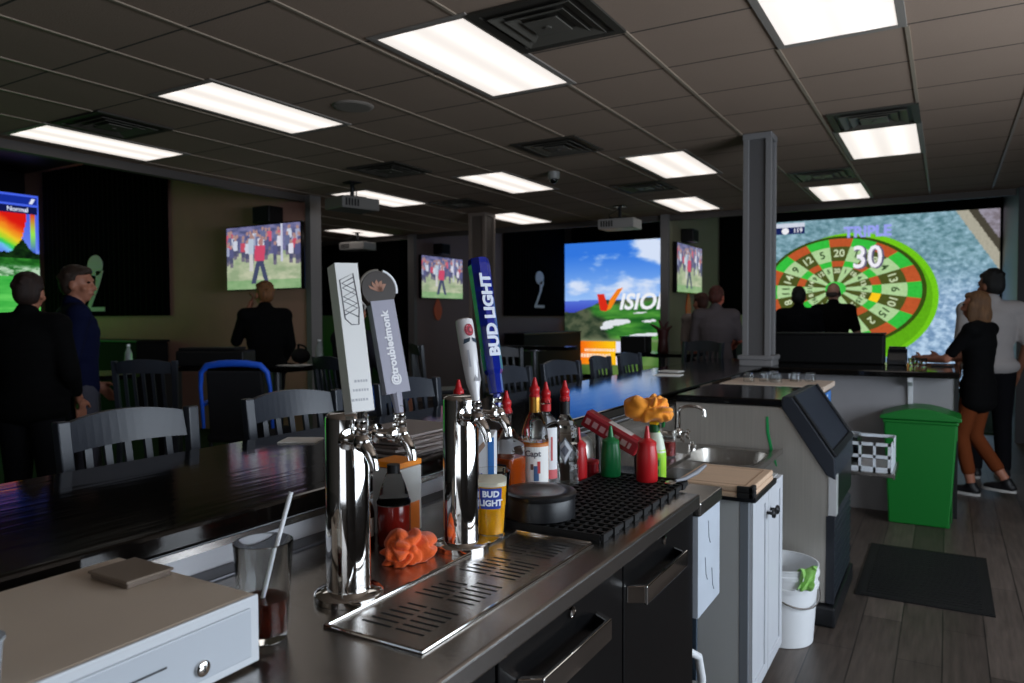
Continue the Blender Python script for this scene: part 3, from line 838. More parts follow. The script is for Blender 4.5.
# ---- beer towers
def rotM(p, ax):   # matrix mapping local z to axis ax at p
    q = Vector((0, 0, 1)).rotation_difference(Vector(ax).normalized()).to_matrix().to_4x4()
    return Matrix.Translation(p) @ q
def tower(x, y, label, handles):
    t = thing('beer_tower', (x, y, .94), label, 'beer tap')
    m = MB(); m.lathe([(.060, .9405), (.060, .951), (.056, .9545), (.046, .956), (.041, .958)], (x, y, 0), 40); m.build('base_flange', chrome, t, smooth=True)
    m = MB(); m.lathe([(.0385, .955), (.0385, 1.258), (.036, 1.264), (.030, 1.267), (.001, 1.268)], (x, y, 0), 48); m.build('column', chrome, t, smooth=True)
    for dy, hf in handles:
        px, py, pz = x + .072, y + dy, 1.226
        f = MB()
        f.lathe([(.018, 0), (.018, .006), (.0095, .008), (.0095, .034), (.014, .036), (.014, .048), (.010, .05)], (0, 0, 0), 18, M=rotM((x + .026, py - dy * .25, pz), (1, .05 if dy > 0 else -.05, 0)))
        f.ell((px, py, pz), (.016, .014, .017), 14, 8)
        f.tube([(px - .004, py, pz), (px + .008, py, pz - .006), (px + .018, py, pz - .018), (px + .024, py, pz - .032), (px + .026, py, pz - .044)], [.011, .0115, .010, .0085, .008], 14)
        fo = f.build('faucet', chrome, t, smooth=True)
        c = MB(); c.lathe([(.009, .010), (.012, .014), (.012, .020), (.008, .023), (.011, .027), (.0105, .036), (.006, .04), (.006, .052)], (px - .002, py, pz), 16); c.build('lever_collar', chrome, fo, smooth=True)
        hf(Vector((px - .004, py, pz + .045)), fo)
    return t
def Hm(p, lean, yaw=0.0, side=0.0):
    """frame of a tap handle: local z along the leaning handle, local y = towards the drinker's far side, -> label face +x"""
    return Matrix.Translation(p) @ Matrix.Rotation(yaw, 4, 'Z') @ Matrix.Rotation(-lean, 4, 'Y') @ Matrix.Rotation(side, 4, 'X')
# label face: plane facing local +x, text runs upward along z
def face(M, x, up=True):
    # text x-axis -> local z, text y-axis -> local -y : reads bottom to top seen from +x
    return M @ Matrix(((0, 0, 1, x), (0, -1, 0, 0), (1, 0, 0, 0), (0, 0, 0, 1)))
def face_h(M, x, z):
    # upright text on the +x face
    return M @ Matrix(((0, 0, 1, x), (1, 0, 0, 0), (0, 1, 0, z), (0, 0, 0, 1)))
def xform(mb, M):
    mb.v = [M @ v for v in mb.v]; return mb
def merge(m, g):
    o = len(m.v); m.v += g.v; m.f += [[i + o for i in f] for f in g.f]; m.mi += [1] * len(g.f); m.c += g.c
    return m
def handle_white(p, fo):
    M = Hm(p, .215, -.42, .02)
    m = MB(); m.prism([(-.0195, .005), (.0195, .005), (.0205, .256), (-.0205, .256)], -.0165, .0165, 'x'); m.box(-.004, -.004, -.02, .004, .004, .006)
    g = MB(); w = .0010
    def line(pts): g.tube([(.0168, a, b) for a, b in pts], w, 5, col=(78, 78, 84))
    # outlined coil-like badge
    line([(-.013, .160), (-.015, .226), (.010, .238), (.014, .178), (.010, .150), (-.003, .150), (-.013, .160)])
    zz = [(-.012 if k % 2 else .011, .232 - .0115 * k) for k in range(7)]
    line(zz); line([(a, b - .008) for a, b in zz[:-1]])
    for k, (z, wd) in enumerate(((.055, .022), (.040, .026), (.024, .030))):
        rr = random.Random(k); a = .012 - wd
        while a < .012:
            q = rr.uniform(.002, .004); g.box(.0166, a, z - .002, .0170, a + q, z + .002, (176, 176, 180)); a += q + .0018
    merge(m, g); xform(m, M).build('tap_handle', [mat('white painted block', (226, 225, 222), .35), PRINT], fo)
def handle_grey(p, fo):
    M = Hm(p, .16, -.45, .10)
    m = MB(); m.tube([(0, 0, -.02), (0, 0, .03)], [.007, .011], 10); m.prism([(-.0225, .028), (.0240, .028), (.0225, .194), (-.0225, .194)], -.010, .010, 'x')
    g = MB(); g.text('@troubledmonk', face(Matrix.Identity(4), .0106) @ Matrix.Translation((.108, 0, 0)), .0195, .0007, (226, 224, 226), depth=.0006)
    merge(m, g); xform(m, M).build('tap_handle', [mat('grey lilac plate', (150, 148, 162), .45), PRINT], fo)
    d = MB(); d.lathe([(.032, -.008), (.034, -.005), (.034, .005), (.032, .008)], (0, 0, 0), 32, M=Matrix.Translation((0, -.002, .215)) @ Matrix.Rotation(PI / 2, 4, 'Y'))
    g = MB()
    for a in range(5):
        an = PI / 2 + (a - 2) * .5
        g.prism([(-.004, .210), (.004, .210), (-.004 + .020 * math.cos(an), .212 + .02 * math.sin(an)), (-.004 + .016 * math.cos(an + .25), .212 + .016 * math.sin(an + .25))], .0081, .0090, 'x', (150, 100, 74))
    merge(d, g); xform(d, M).build('round_badge', [mat('dark bronze badge', (44, 34, 28), .4), PRINT], fo)
    r = MB(); r.tube([(.004, -.002 + .034 * math.cos(a), .215 + .034 * math.sin(a)) for a in [-.30 + .21 * k for k in range(8)]], .0040, 8); xform(r, M).build('badge_rim', whiteplastic, fo, smooth=True)
    r = MB(); r.tube([(.004, -.002 + .034 * math.cos(a), .215 + .034 * math.sin(a)) for a in [1.4 + .2 * k for k in range(9)]], .0030, 8); xform(r, M).build('badge_rim', mat('bronze rim', (110, 104, 96), .4), fo, smooth=True)
def handle_rose(p, fo):
    M = Hm(p, .25, -.50, .03)
    m = MB(); m.lathe([(.006, -.02), (.009, .0), (.010, .01), (.0145, .028), (.0175, .09), (.0185, .152), (.0175, .160), (.012, .163), (.001, .163)], (0, 0, 0), 24)
    g = MB()
    def wrap(pts, c, r):
        g.poly([(r * math.cos(a / r), r * math.sin(a / r), z) for a, z in pts], c)
    for k in range(4):
        rad = .0105 - .0024 * k
        wrap([(-.001 + .001 * k + rad * math.cos(q * PI / 7), .136 + rad * 1.25 * math.sin(q * PI / 7)) for q in range(14)], ((150, 22, 48), (190, 36, 60), (120, 14, 36), (206, 74, 90))[k], .0190 + .0002 * k)
    for s in (-1, 1):
        wrap([(s * .002, .120), (s * .015, .118), (s * .018, .108), (s * .010, .110), (s * .004, .112)], (44, 62, 78), .0191)
    wrap([(-.012, .06), (-.008, .06), (-.008, .095), (-.012, .095)], (176, 176, 184), .0186)
    wrap([(-.006, .030), (.013, .030), (.013, .072)], (128, 126, 130), .0174)
    merge(m, g); xform(m, M).build('tap_handle', [mat('white glazed handle', (222, 220, 220), .2), PRINT], fo, smooth=True, normals=False)
def handle_blue(p, fo):
    M = Hm(p, .255, -.55, .02)
    m = MB()
    prof = [(.007, -.03), (.008, -.002), (.0155, 0.0), (.0165, .04), (.021, .05), (.0245, .284), (.022, .298), (.002, .302)]
    m.lathe(prof, (0, 0, 0), 8, M=Matrix.Rotation(PI / 8, 4, 'Z'))
    g = MB()
    T = face(Matrix.Translation((.0199, 0, 0)) @ Matrix.Rotation(.0152, 4, 'Y'), 0.0)
    g.text('BUD LIGHT', T @ Matrix.Translation((.168, 0, 0)), .0330, .0016, (226, 232, 244), depth=.0012, sx=1.08)
    merge(m, g); xform(m, M).build('tap_handle', [mat('glossy blue handle', (18, 36, 138), .08, coat=.8), PRINT], fo)
tower(-.904, .968, 'nearer chrome beer tower with white block and grey tap handles', ((-.042, handle_white), (.058, handle_grey)))
tower(-.892, 1.302, 'farther chrome beer tower with white rose and blue tap handles', ((-.046, handle_rose), (.036, handle_blue)))
# ================================================================ THINGS ON THE COUNTER
K = .9405
# cash drawer
t = thing('cash_drawer', (-1.0, .4, K), 'pale metal cash drawer with keyhole at the lower left', 'cash drawer')
case = mat('cream grey enamel', (206, 190, 172), .4, var=.02)
m = MB(); m.box(-1.168, .20, K + .006, -.842, .712, 1.042); m.build('case', case, t, bevel=.004)
m = MB(); m.box(-.842, .20, K + .006, -.836, .712, 1.042); 
m.build('front_frame', mat('white enamel', (206, 210, 214), .35), t, bevel=.002)
m = MB(); m.box(-.8362, .215, K + .018, -.832, .696, 1.028); dr = m.build('drawer_front', mat('pale grey enamel', (186, 192, 199), .35), t, bevel=.002)
m = MB(); m.lathe([(.0105, 0), (.0105, .004), (.008, .006)], (-.832, .615, K + .036), 20, M=Matrix.Rotation(PI / 2, 4, 'Y')); k_ = m.build('lock', chrome, dr, smooth=True)
m = MB(); m.box(-.8322, .50, K + .056, -.8312, .565, K + .0585); m.box(-.826, .614, K + .032, -.8252, .6165, K + .040); m.build('slot', black, dr)
for (x, y) in ((-1.14, .23), (-1.14, .68), (-.87, .23), (-.87, .68)):
    m = MB(); m.lathe([(.012, K), (.012, K + .006)], (x, y, 0), 12); m.build('rubber_foot', rubber, t)
m = MB(); m.box(-1.105, .628, 1.0425, -1.012, .698, 1.050)
t = thing('flat_box', (-1.06, .645, 1.042), 'small flat brown box lying on top of the cash drawer', 'box')
m.build('box_body', mat('brown card', (112, 98, 86), .6), t, bevel=.002)
m = MB(); m.box(-1.108, .625, 1.050, -1.009, .701, 1.0545); m.build('lid', mat('brown card lid', (128, 114, 100), .55), t, bevel=.002)
# clear plastic cup on the drawer at the left picture edge
def cup_profile(r0, r1, h, th):
    return [(r0 * .6, 0.0), (r0, 0.001), (r1, h), (r1 - th, h), (r0 - th, th * 2), (r0 * .5, th * 2)]
t = thing('plastic_cup', (-.872, .372, 1.042), 'clear plastic cup standing on the cash drawer at the left edge', 'cup')
m = MB(); m.lathe([(.018, .0), (.022, .001), (.0265, .052), (.025, .052), (.020, .003), (.012, .003)], (-.872, .372, 1.042), 28); m.build('cup_wall', mat('frosted clear plastic', (225, 232, 238), .25, trans=.75, ior=1.2), t, smooth=True)
m = MB(); m.lathe([(.0265, .050), (.0285, .052), (.0285, .055), (.0255, .055)], (-.872, .372, 1.042), 28); m.build('cup_rim', mat('clear rim', (225, 232, 238), .2, trans=.6), t, smooth=True)
# glass of cola with a straw
def tumbler(name, x, y, z, r0, r1, h, label, liquid=None, level=.3, cat='glass', group=None, straw=False, foam=False, th=.003, seg=32):
    t = thing(name, (x, y, z), label, cat, group)
    m = MB(); m.lathe([(.001, 0), (r0 * .92, 0.0), (r0, .003), (r1, h - .001), (r1 - th * .5, h), (r1 - th, h - .002), (r0 - th, .012), (.001, .012)], (x, y, z), seg, caps=False); m.build('glass_wall', glass, t, smooth=True)
    if liquid:
        rl = r0 + (r1 - r0) * level - th * 1.15
        m = MB(); m.lathe([(.001, .0125), (r0 - th * 1.1, .0125), (rl, h * level), (.001, h * level)], (x, y, z), seg, caps=False); m.build('drink', liquid, t, smooth=True)
    if foam:
        m = MB(); a0, a1 = level, level + .06
        m.lathe([(.001, h * a0), (r0 + (r1 - r0) * a0 - th * 1.15, h * a0), (r0 + (r1 - r0) * a1 - th * 1.15, h * a1), (.001, h * a1 + .002)], (x, y, z), seg, caps=False); m.build('foam', mat('beer foam', (244, 236, 214), .8), t, smooth=True)
    return t
cola = mat('cola', (70, 22, 10), .05, trans=.3, ior=1.34)
t = tumbler('drink_glass', -.898, .775, K, .034, .0445, .152, 'tall glass with a little cola and a white straw by the cash drawer', cola, .42)
m = MB(); m.tube([(-.905, .760, K + .014), (-.887, .822, K + .218)], .0035, 10); m.build('straw', whiteplastic, t, smooth=True)
# pint of beer
beer = mat('lager beer', (255, 178, 26), .05, trans=.2, ior=1.34)
t = tumbler('pint_glass', -.876, 1.395, K, .031, .044, .150, 'full pint of lager with a blue BUD LIGHT label beside the tower', beer, .80, foam=True)
def curved_label(g, x, y, r_of_z, z0, z1, a0, a1, col, n=14, off=.0006):
    for k in range(n):
        b0 = a0 + (a1 - a0) * k / n; b1 = a0 + (a1 - a0) * (k + 1) / n
        g.poly([(x + (r_of_z(z0) + off) * math.cos(b0), y + (r_of_z(z0) + off) * math.sin(b0), z0), (x + (r_of_z(z0) + off) * math.cos(b1), y + (r_of_z(z0) + off) * math.sin(b1), z0),
                (x + (r_of_z(z1) + off) * math.cos(b1), y + (r_of_z(z1) + off) * math.sin(b1), z1), (x + (r_of_z(z1) + off) * math.cos(b0), y + (r_of_z(z1) + off) * math.sin(b0), z1)], col)
def wrap_text(g, txt, x, y, r_of_z, zc, ac, size, col, bold=0.0, off=.0014, sx=1.0):
    """letters bent round a vertical cylinder, centred at angle ac"""
    h = MB(); h.text(txt, Matrix.Identity(4), size, bold, col, depth=.0004, sx=sx)
    r = r_of_z(zc)
    h.v = [Vector((x + (r_of_z(zc + v.y) + off + v.z) * math.cos(ac + v.x / r), y + (r_of_z(zc + v.y) + off + v.z) * math.sin(ac + v.x / r), zc + v.y)) for v in h.v]
    o = len(g.v); g.v += h.v; g.f += [[i + o for i in f] for f in h.f]; g.mi += h.mi; g.c += h.c
rz = lambda z: .031 + .013 * (z - K) / .150
g = MB(); ac = math.atan2(-1.395, .876)
curved_label(g, -.876, 1.395, rz, K + .072, K + .118, ac - .62, ac + .62, (28, 58, 150))
wrap_text(g, 'BUD', -.876, 1.395, rz, K + .105, ac, .0185, (232, 236, 246), .0008)
wrap_text(g, 'LIGHT', -.876, 1.395, rz, K + .085, ac, .0185, (232, 236, 246), .0008)
g.build('label', PRINT, t, normals=False)
# round black container
t = thing('bar_caddy', (-.835, 1.552, K + .0165), 'low round black container with lid at the front of the bar mat', 'container')
m = MB(); m.lathe([(.080, 0.001), (.084, .004), (.084, .046), (.082, .05), (.001, .05)], (-.835, 1.552, K + .0165), 48); m.build('tub', blackplastic, t, smooth=True)
m = MB(); m.lathe([(.086, .0505), (.087, .053), (.087, .060), (.083, .0635), (.06, .0635), (.05, .060), (.001, .059)], (-.835, 1.552, K + .0165), 48); m.build('lid', mat('black lid', (26, 26, 28), .3), t, smooth=True)
# rubber bar mat
t = thing('bar_mat', (-.815, 1.76, K), 'black rubber bar mat with open grid on the steel counter', 'mat')
m = MB(); x0, x1, y0, y1 = -.905, -.645, 1.475, 2.10
m.box(x0, y0, K, x1, y1, K + .004)
n = 20
for k in range(n + 1):
    y = y0 + (y1 - y0) * k / n; m.box(x0, y - .0035, K + .004, x1, y + .0035, K + .016)
for k in range(12):
    x = x0 + (x1 - x0) * k / 11; m.box(x - .003, y0, K + .004, x + .003, y1, K + .0145)
for k in range(n):
    if k % 2 == 0:
        y = y0 + (y1 - y0) * (k + .5) / n; m.box(x1, y - .013, K, x1 + .007, y + .013, K + .018)
m.build('grid', rubber, t)
m = MB(); m.box(x0 - .004, y0, K, x0, y1, K + .018); m.box(x0, y0 - .004, K, x1, y0, K + .018); m.box(x0, y1, K, x1, y1 + .004, K + .018); m.build('border', rubber, t)
# crumpled cloths
def crumple(name, c, r, seed, matl, label, amp=.5, flat=.6, cat='cloth', fold=9):
    bm = bmesh.new(); bmesh.ops.create_icosphere(bm, subdivisions=5, radius=1.0)
    for v in bm.verts:
        p = v.co.copy()
        n = noise.noise(p * .9 + Vector((seed, 0, 0)))
        w = p + Vector((noise.noise(p * 1.2 + Vector((3, seed, 0))), n, -n)) * .45
        n2 = abs(noise.noise(Vector((w.x * 1.9 + w.y * .8, w.y * .8 - w.x * .5, w.z * 1.0)) + Vector((0, seed, 0)))) * 2.0
        n3 = noise.noise(p * 6 + Vector((0, 0, seed)))
        k = 1 + amp * (.70 * n + .75 * n2 + .03 * n3 - .35)
        q = p * k
        if q.z < -flat: q.z = -flat + (q.z + flat) * .04
        v.co = Vector((q.x * r[0], q.y * r[1], (q.z + flat) * r[2]))
    me = bpy.data.meshes.new(name); bm.to_mesh(me); bm.free()
    me.polygons.foreach_set('use_smooth', [True] * len(me.polygons)); me.materials.append(matl)
    zm = min(v.co.z for v in me.vertices)
    for v in me.vertices: v.co.z -= zm
    o = bpy.data.objects.new(name, me); COL.objects.link(o); o.location = c
    return tag(o, label, cat)
orange = mat('orange microfibre', (238, 96, 26), .8, sheen=.3, bump=.3, bscale=300)
o_ = crumple('cleaning_cloth', (-.940, 1.178, K), (.050, .052, .032), 5.7, orange, 'crumpled orange cloth on the counter between the two beer towers', amp=.55)
# ================================================================ BOTTLES
def spout(parent, x, y, z, colr=None):
    m = MB(); m.lathe([(.0125, 0), (.0145, .002), (.0145, .012), (.0125, .014), (.0125, .020), (.014, .022), (.0135, .032), (.0095, .036), (.0080, .042), (.0035, .059), (.003, .059)], (x, y, z), 18)
    m.build('pour_spout', red, parent, smooth=True)
def square_profile(name, x, y, z, half, h, hs, rn, hn, matl, parent, yaw):
    """square shouldered bottle body: blends a rounded square into a round neck"""
    m = MB(); seg = 32; rows = []
    lev = [(0.0, 1.0, half * .94), (.004, 1.0, half), (hs, 1.0, half)]
    for k in range(1, 7):
        t_ = k / 6; lev.append((hs + (hn - hs) * t_, 1 - t_, half * (1 - t_) ** .8 + rn * (1 - (1 - t_) ** .8)))
    lev += [(h - .012, 0, rn), (h - .011, 0, rn * 1.25), (h, 0, rn * 1.25)]
    vs = []
    for zz, sq, r in lev:
        for k in range(seg):
            a = 2 * PI * k / seg; c, s_ = math.cos(a), math.sin(a)
            e = 2 / (2 + 4 * sq); X = math.copysign(abs(c) ** e, c) * r; Y_ = math.copysign(abs(s_) ** e, s_) * r
            vs.append(Vector((X, Y_, zz)))
    n = len(lev); fs = [(i * seg + k, i * seg + (k + 1) % seg, (i + 1) * seg + (k + 1) % seg, (i + 1) * seg + k) for i in range(n - 1) for k in range(seg)]
    fs += [tuple(range(seg - 1, -1, -1)), tuple((n - 1) * seg + k for k in range(seg))]
    R = Matrix.Translation((x, y, z)) @ Matrix.Rotation(yaw, 4, 'Z')
    m._add([R @ v for v in vs], fs)
    return m.build(name, matl, parent, smooth=True), R
cam_yaw = lambda x, y: math.atan2(-y, -x)
whisky = mat('amber whisky', (164, 66, 12), .05, trans=.2, ior=1.36)
rum = mat('golden rum', (206, 116, 36), .05, trans=.2, ior=1.36)
clearliq = mat('clear spirit', (246, 249, 250), .02, trans=1.0, ior=1.2)
thin = mat('bottle glass', (248, 251, 251), .03, trans=1.0, ior=1.2)
# square whisky bottle
x, y = -.990, 1.655
t = thing('whisky_bottle', (x, y, K), 'square amber whisky bottle with dark label and red pourer', 'bottle')
yw = cam_yaw(x, y) - .55
b, R = square_profile('glass_body', x, y, K, .041, .250, .155, .0135, .205, thin, t, yw)
m = MB(); m.prism([(-.037, -.037), (.037, -.037), (.037, .037), (-.037, .037)], .008, .128, 'z'); xform(m, R); m.build('drink', whisky, t, bevel=.006)
spout(t, x, y, K + .242)
g = MB()
def lab(g, a, z0, z1, w, off, col, cy=0.0): g.box(a + off, cy - w / 2, z0, a + off + .0008, cy + w / 2, z1, col)
lab(g, .041, .02, .116, .05, .0002, (24, 22, 22)); lab(g, .041, .026, .110, .044, .001, (190, 160, 110)); lab(g, .041, .029, .107, .040, .0018, (30, 26, 26)); lab(g, .041, .085, .092, .03, .0028, (210, 196, 160)); lab(g, .041, .05, .075, .018, .0028, (150, 70, 60)); lab(g, .041, .02, .035, .05, .0028, (226, 222, 212))
xform(g, R); g.build('label', PRINT, t)
g = MB(); lab(g, .041, .128, .15, .035, .0004, (224, 220, 206)); xform(g, R @ Matrix.Rotation(-PI / 2, 4, 'Z')); g.build('tax_strip', PRINT, t)
# round rum bottle with white label and gold neck
x, y = -.950, 1.737
t = thing('rum_bottle', (x, y, K), 'round golden liquor bottle with white label and gold neck foil', 'bottle')
m = MB(); m.lathe([(.034, 0), (.0375, .004), (.0375, .165), (.034, .19), (.024, .218), (.0155, .236), (.0135, .25), (.0135, .270), (.015, .272), (.015, .28), (.0, .28)], (x, y, K), 32); m.build('glass_body', thin, t, smooth=True)
m = MB(); m.lathe([(.0335, .008), (.0335, .160), (.001, .160)], (x, y, K), 28); m.build('drink', rum, t, smooth=True)
m = MB(); m.lathe([(.0146, .238), (.0146, .279)], (x, y, K), 24, caps=False); m.build('neck_foil', mat('gold foil', (190, 140, 60), .3, .8), t, smooth=True)
spout(t, x, y, K + .272)
g = MB(); rr = lambda z: .0375; ac = cam_yaw(x, y)
curved_label(g, x, y, rr, K + .03, K + .155, ac - 1.25, ac + 1.25, (232, 230, 226), off=.0006)
curved_label(g, x, y, rr, K + .025, K + .037, ac - 1.25, ac + 1.25, (176, 40, 36), off=.001)
curved_label(g, x, y, rr, K + .150, K + .157, ac - 1.25, ac + 1.25, (198, 120, 60), off=.001)
for (da, z0, z1, w, c) in ((.1, .06, .10, .35, (70, 100, 140)), (.28, .08, .112, .22, (190, 60, 60)), (-.2, .09, .105, .2, (120, 80, 70)), (0, .045, .055, .6, (150, 150, 160))):
    curved_label(g, x, y, rr, K + z0, K + z1, ac + da - w / 2, ac + da + w / 2, c, n=4, off=.0012)
wrap_text(g, 'Capt', x, y, rr, K + .132, ac - .15, .022, (96, 92, 100), .0004)
g.build('label', PRINT, t, normals=False)
# clear vodka-style bottle with tall white label
x, y = -.958, 1.816
t = thing('vodka_bottle', (x, y, K), 'clear round shouldered liquor bottle with tall white and pink label', 'bottle')
m = MB(); m.lathe([(.036, 0), (.0395, .004), (.0395, .176), (.037, .196), (.026, .214), (.0155, .222), (.0135, .23), (.0135, .252), (.015, .254), (.015, .262), (.0, .262)], (x, y, K), 32); m.build('glass_body', thin, t, smooth=True)
m = MB(); m.lathe([(.0355, .008), (.0355, .15), (.001, .15)], (x, y, K), 28); m.build('drink', clearliq, t, smooth=True)
m = MB(); m.lathe([(.0147, .232), (.0147, .252)], (x, y, K), 20, caps=False); m.build('neck_ring', red, t, smooth=True)
spout(t, x, y, K + .254)
g = MB(); rr = lambda z: .0395; ac = cam_yaw(x, y) + .32
curved_label(g, x, y, rr, K + .05, K + .19, ac - .55, ac + .55, (228, 228, 230)); curved_label(g, x, y, rr, K + .05, K + .075, ac - .55, ac + .55, (206, 96, 100), off=.001)
curved_label(g, x, y, rr, K + .10, K + .165, ac + .02, ac + .16, (196, 80, 84), n=3, off=.001)
g.build('label', PRINT, t, normals=False)
# faceted clear bottle
x, y = -.943, 1.904
t = thing('tequila_bottle', (x, y, K), 'clear faceted liquor bottle with black neck, rightmost of the liquor bottles', 'bottle')
m = MB(); m.lathe([(.036, 0), (.041, .006), (.041, .06), (.037, .075), (.041, .09), (.041, .15), (.034, .185), (.018, .206), (.0135, .214), (.0135, .25), (.015, .252), (.015, .26), (.0, .26)], (x, y, K), 10); m.build('glass_body', thin, t)
m = MB(); m.lathe([(.033, .01), (.033, .13), (.001, .13)], (x, y, K), 16); m.build('drink', clearliq, t, smooth=True)
m = MB(); m.lathe([(.0146, .215), (.0150, .252)], (x, y, K), 20, caps=False); m.build('neck_sleeve', black, t, smooth=True)
spout(t, x, y, K + .252)
g = MB(); ac = cam_yaw(x, y)
for k, (r0, c) in enumerate(((.026, (120, 124, 132)), (.022, (206, 208, 212)), (.012, (110, 112, 122)))):
    s_ = [(ac + r0 * sx / .042, K + .115 + r0 * 1.5 * sz) for sx, sz in ((0, 1), (1, .1), (0, -1), (-1, .1))]
    g.poly([(x + (.0418 + .0005 * k) * math.cos(a), y + (.0418 + .0005 * k) * math.sin(a), z) for a, z in s_], c)
g.build('label', PRINT, t, normals=False)
# dark bottle and printed carton behind the farther tower
x, y = -.975, 1.492
t = thing('display_carton', (x, y, K), 'white and yellow printed beach drink carton behind the pint glass', 'carton')
R = Matrix.Translation((x, y, K)) @ Matrix.Rotation(cam_yaw(x, y) - .1, 4, 'Z')
m = MB(); m.prism([(-.045, -.045), (.045, -.045), (.045, .045), (-.045, .045)], 0.001, .215, 'z'); xform(m, R); m.build('carton_body', mat('white card', (226, 228, 232), .5), t, bevel=.003)
g = MB(); g.box(.0452, -.0445, .004, .0458, .0445, .075, (244, 176, 30)); g.prism([(-.0445, .075), (.0445, .075), (.0445, .105), (-.02, .082)], .0452, .0458, 'x', (244, 176, 30)); g.box(.0452, .030, .09, .0459, .0445, .21, (60, 130, 210))
g.prism([(-.03, .15), (.02, .2), (.024, .19), (-.02, .135)], .0452, .0458, 'x', (170, 140, 120)); xform(g, R)
g.text('beach', R @ Matrix(((0, 0, 1, .0462), (1, 0, 0, -.006), (0, 1, 0, .112), (0, 0, 0, 1))), .026, .0006, (90, 80, 190), depth=.0006)
g.build('printed_front', PRINT, t)
x, y = -1.075, 1.56
t = thing('liquor_bottle', (x, y, K), 'clear liquor bottle with red pourer half hidden by the blue tap handle', 'bottle')
m = MB(); m.lathe([(.036, 0), (.039, .004), (.039, .18), (.03, .21), (.0155, .232), (.0135, .27), (.015, .272), (.015, .28), (.0, .28)], (x, y, K), 28); m.build('glass_body', thin, t, smooth=True)
m = MB(); m.lathe([(.034, .008), (.034, .10), (.001, .10)], (x, y, K), 24); m.build('drink', clearliq, t, smooth=True)
spout(t, x, y, K + .275)
g = MB(); curved_label(g, x, y, lambda z: .039, K + .05, K + .15, cam_yaw(x, y) - 1, cam_yaw(x, y) + 1, (90, 130, 190)); g.build('label', PRINT, t, normals=False)
# squeeze bottles
def squeeze(x, y, r, h, matl, label, z=K + .0165, group='sauce squeeze bottles'):
    t = thing('squeeze_bottle', (x, y, z), label, 'squeeze bottle', group)
    m = MB(); m.lathe([(r * .94, 0), (r, .004), (r * .98, h * .45), (r * .84, h * .62), (r * .80, h * .66), (.001, h * .66)], (x, y, z), 28); m.build('bottle_body', matl, t, smooth=True)
    m = MB(); m.lathe([(r * .86, h * .655), (r * .86, h * .71), (r * .72, h * .73), (r * .30, h * .78), (r * .24, h * .86), (r * .13, h), (r * .05, h)], (x, y, z), 24); m.build('nozzle_cap', matl, t, smooth=True)
    return t
green = mat('green plastic', (16, 116, 60), .35)
squeeze(-.940, 1.99, .026, .165, red, 'red squeeze bottle beside the clear faceted bottle, left one', z=K)
squeeze(-.865, 2.055, .030, .150, green, 'green squeeze bottle in the middle of the red squeeze bottles')
squeeze(-.745, 2.04, .031, .160, red, 'large red squeeze bottle in front of the green spray bottle')
KK = K; K = .9135
t = thing('plastic_tub', (-.972, 2.10, K + .001), 'small slanted red tub between red and green squeeze bottles', 'tub')
m = MB(); m.lathe([(.026, 0), (.030, .003), (.027, .065), (.001, .065)], (-.952, 2.095, K), 24); m.build('tub_body', mat('dark red plastic', (160, 20, 34), .3), t, smooth=True)
m = MB(); m.lathe([(.029, .0655), (.029, .075), (.02, .078), (.001, .078)], (-.952, 2.095, K), 24); m.build('lid', mat('light red plastic', (196, 44, 52), .3), t, smooth=True)
# steel tin behind
t = thing('steel_tin', (-1.06, 2.17, K), 'rounded stainless steel tin behind the green squeeze bottle', 'tin')
m = MB(); m.lathe([(.068, 0), (.076, .01), (.080, .07), (.074, .12), (.06, .135), (.001, .138)], (-1.06, 2.17, K), 36); m.build('tin_body', steelsoft, t, smooth=True)
m = MB(); m.lathe([(.02, .138), (.018, .15), (.001, .152)], (-1.06, 2.17, K), 16); m.build('lid_knob', steel, t, smooth=True)
# red packet leaning across
t = thing('snack_packet', (-.88, 2.14, K), 'long red printed packet leaning diagonally behind the squeeze bottles', 'packet')
R = Matrix.Translation((-.885, 2.115, 1.078)) @ Matrix.Rotation(.10, 4, 'Z') @ Matrix.Rotation(.48, 4, 'Y')
m = MB(); m.box(-.095, -.024, -.026, .095, .024, .026); xform(m, R); m.build('packet_body', mat('dark red card', (150, 24, 36), .4), t, bevel=.004)
g = MB(); rr = random.Random(5)
for k in range(7): 
    a = -.085 + k * .025; g.box(a, -.0252, -.012, a + rr.uniform(.008, .02), -.0242, .006, (196, 150, 150))
g.box(-.094, -.0252, .016, .094, -.0243, .023, (190, 60, 70)); g.box(-.02, -.020, .0262, .06, .02, .0268, (214, 206, 200)); xform(g, R); g.build('printed_face', PRINT, t)
m = MB(); m.tube([(-.945, 2.15, K), (-.95, 2.15, 1.085)], .008, 8); m.build('rack_post', black, t)
m = MB(); m.tube([(-.82, 2.16, K), (-.82, 2.15, 1.02)], .008, 8); m.build('rack_post', black, t)
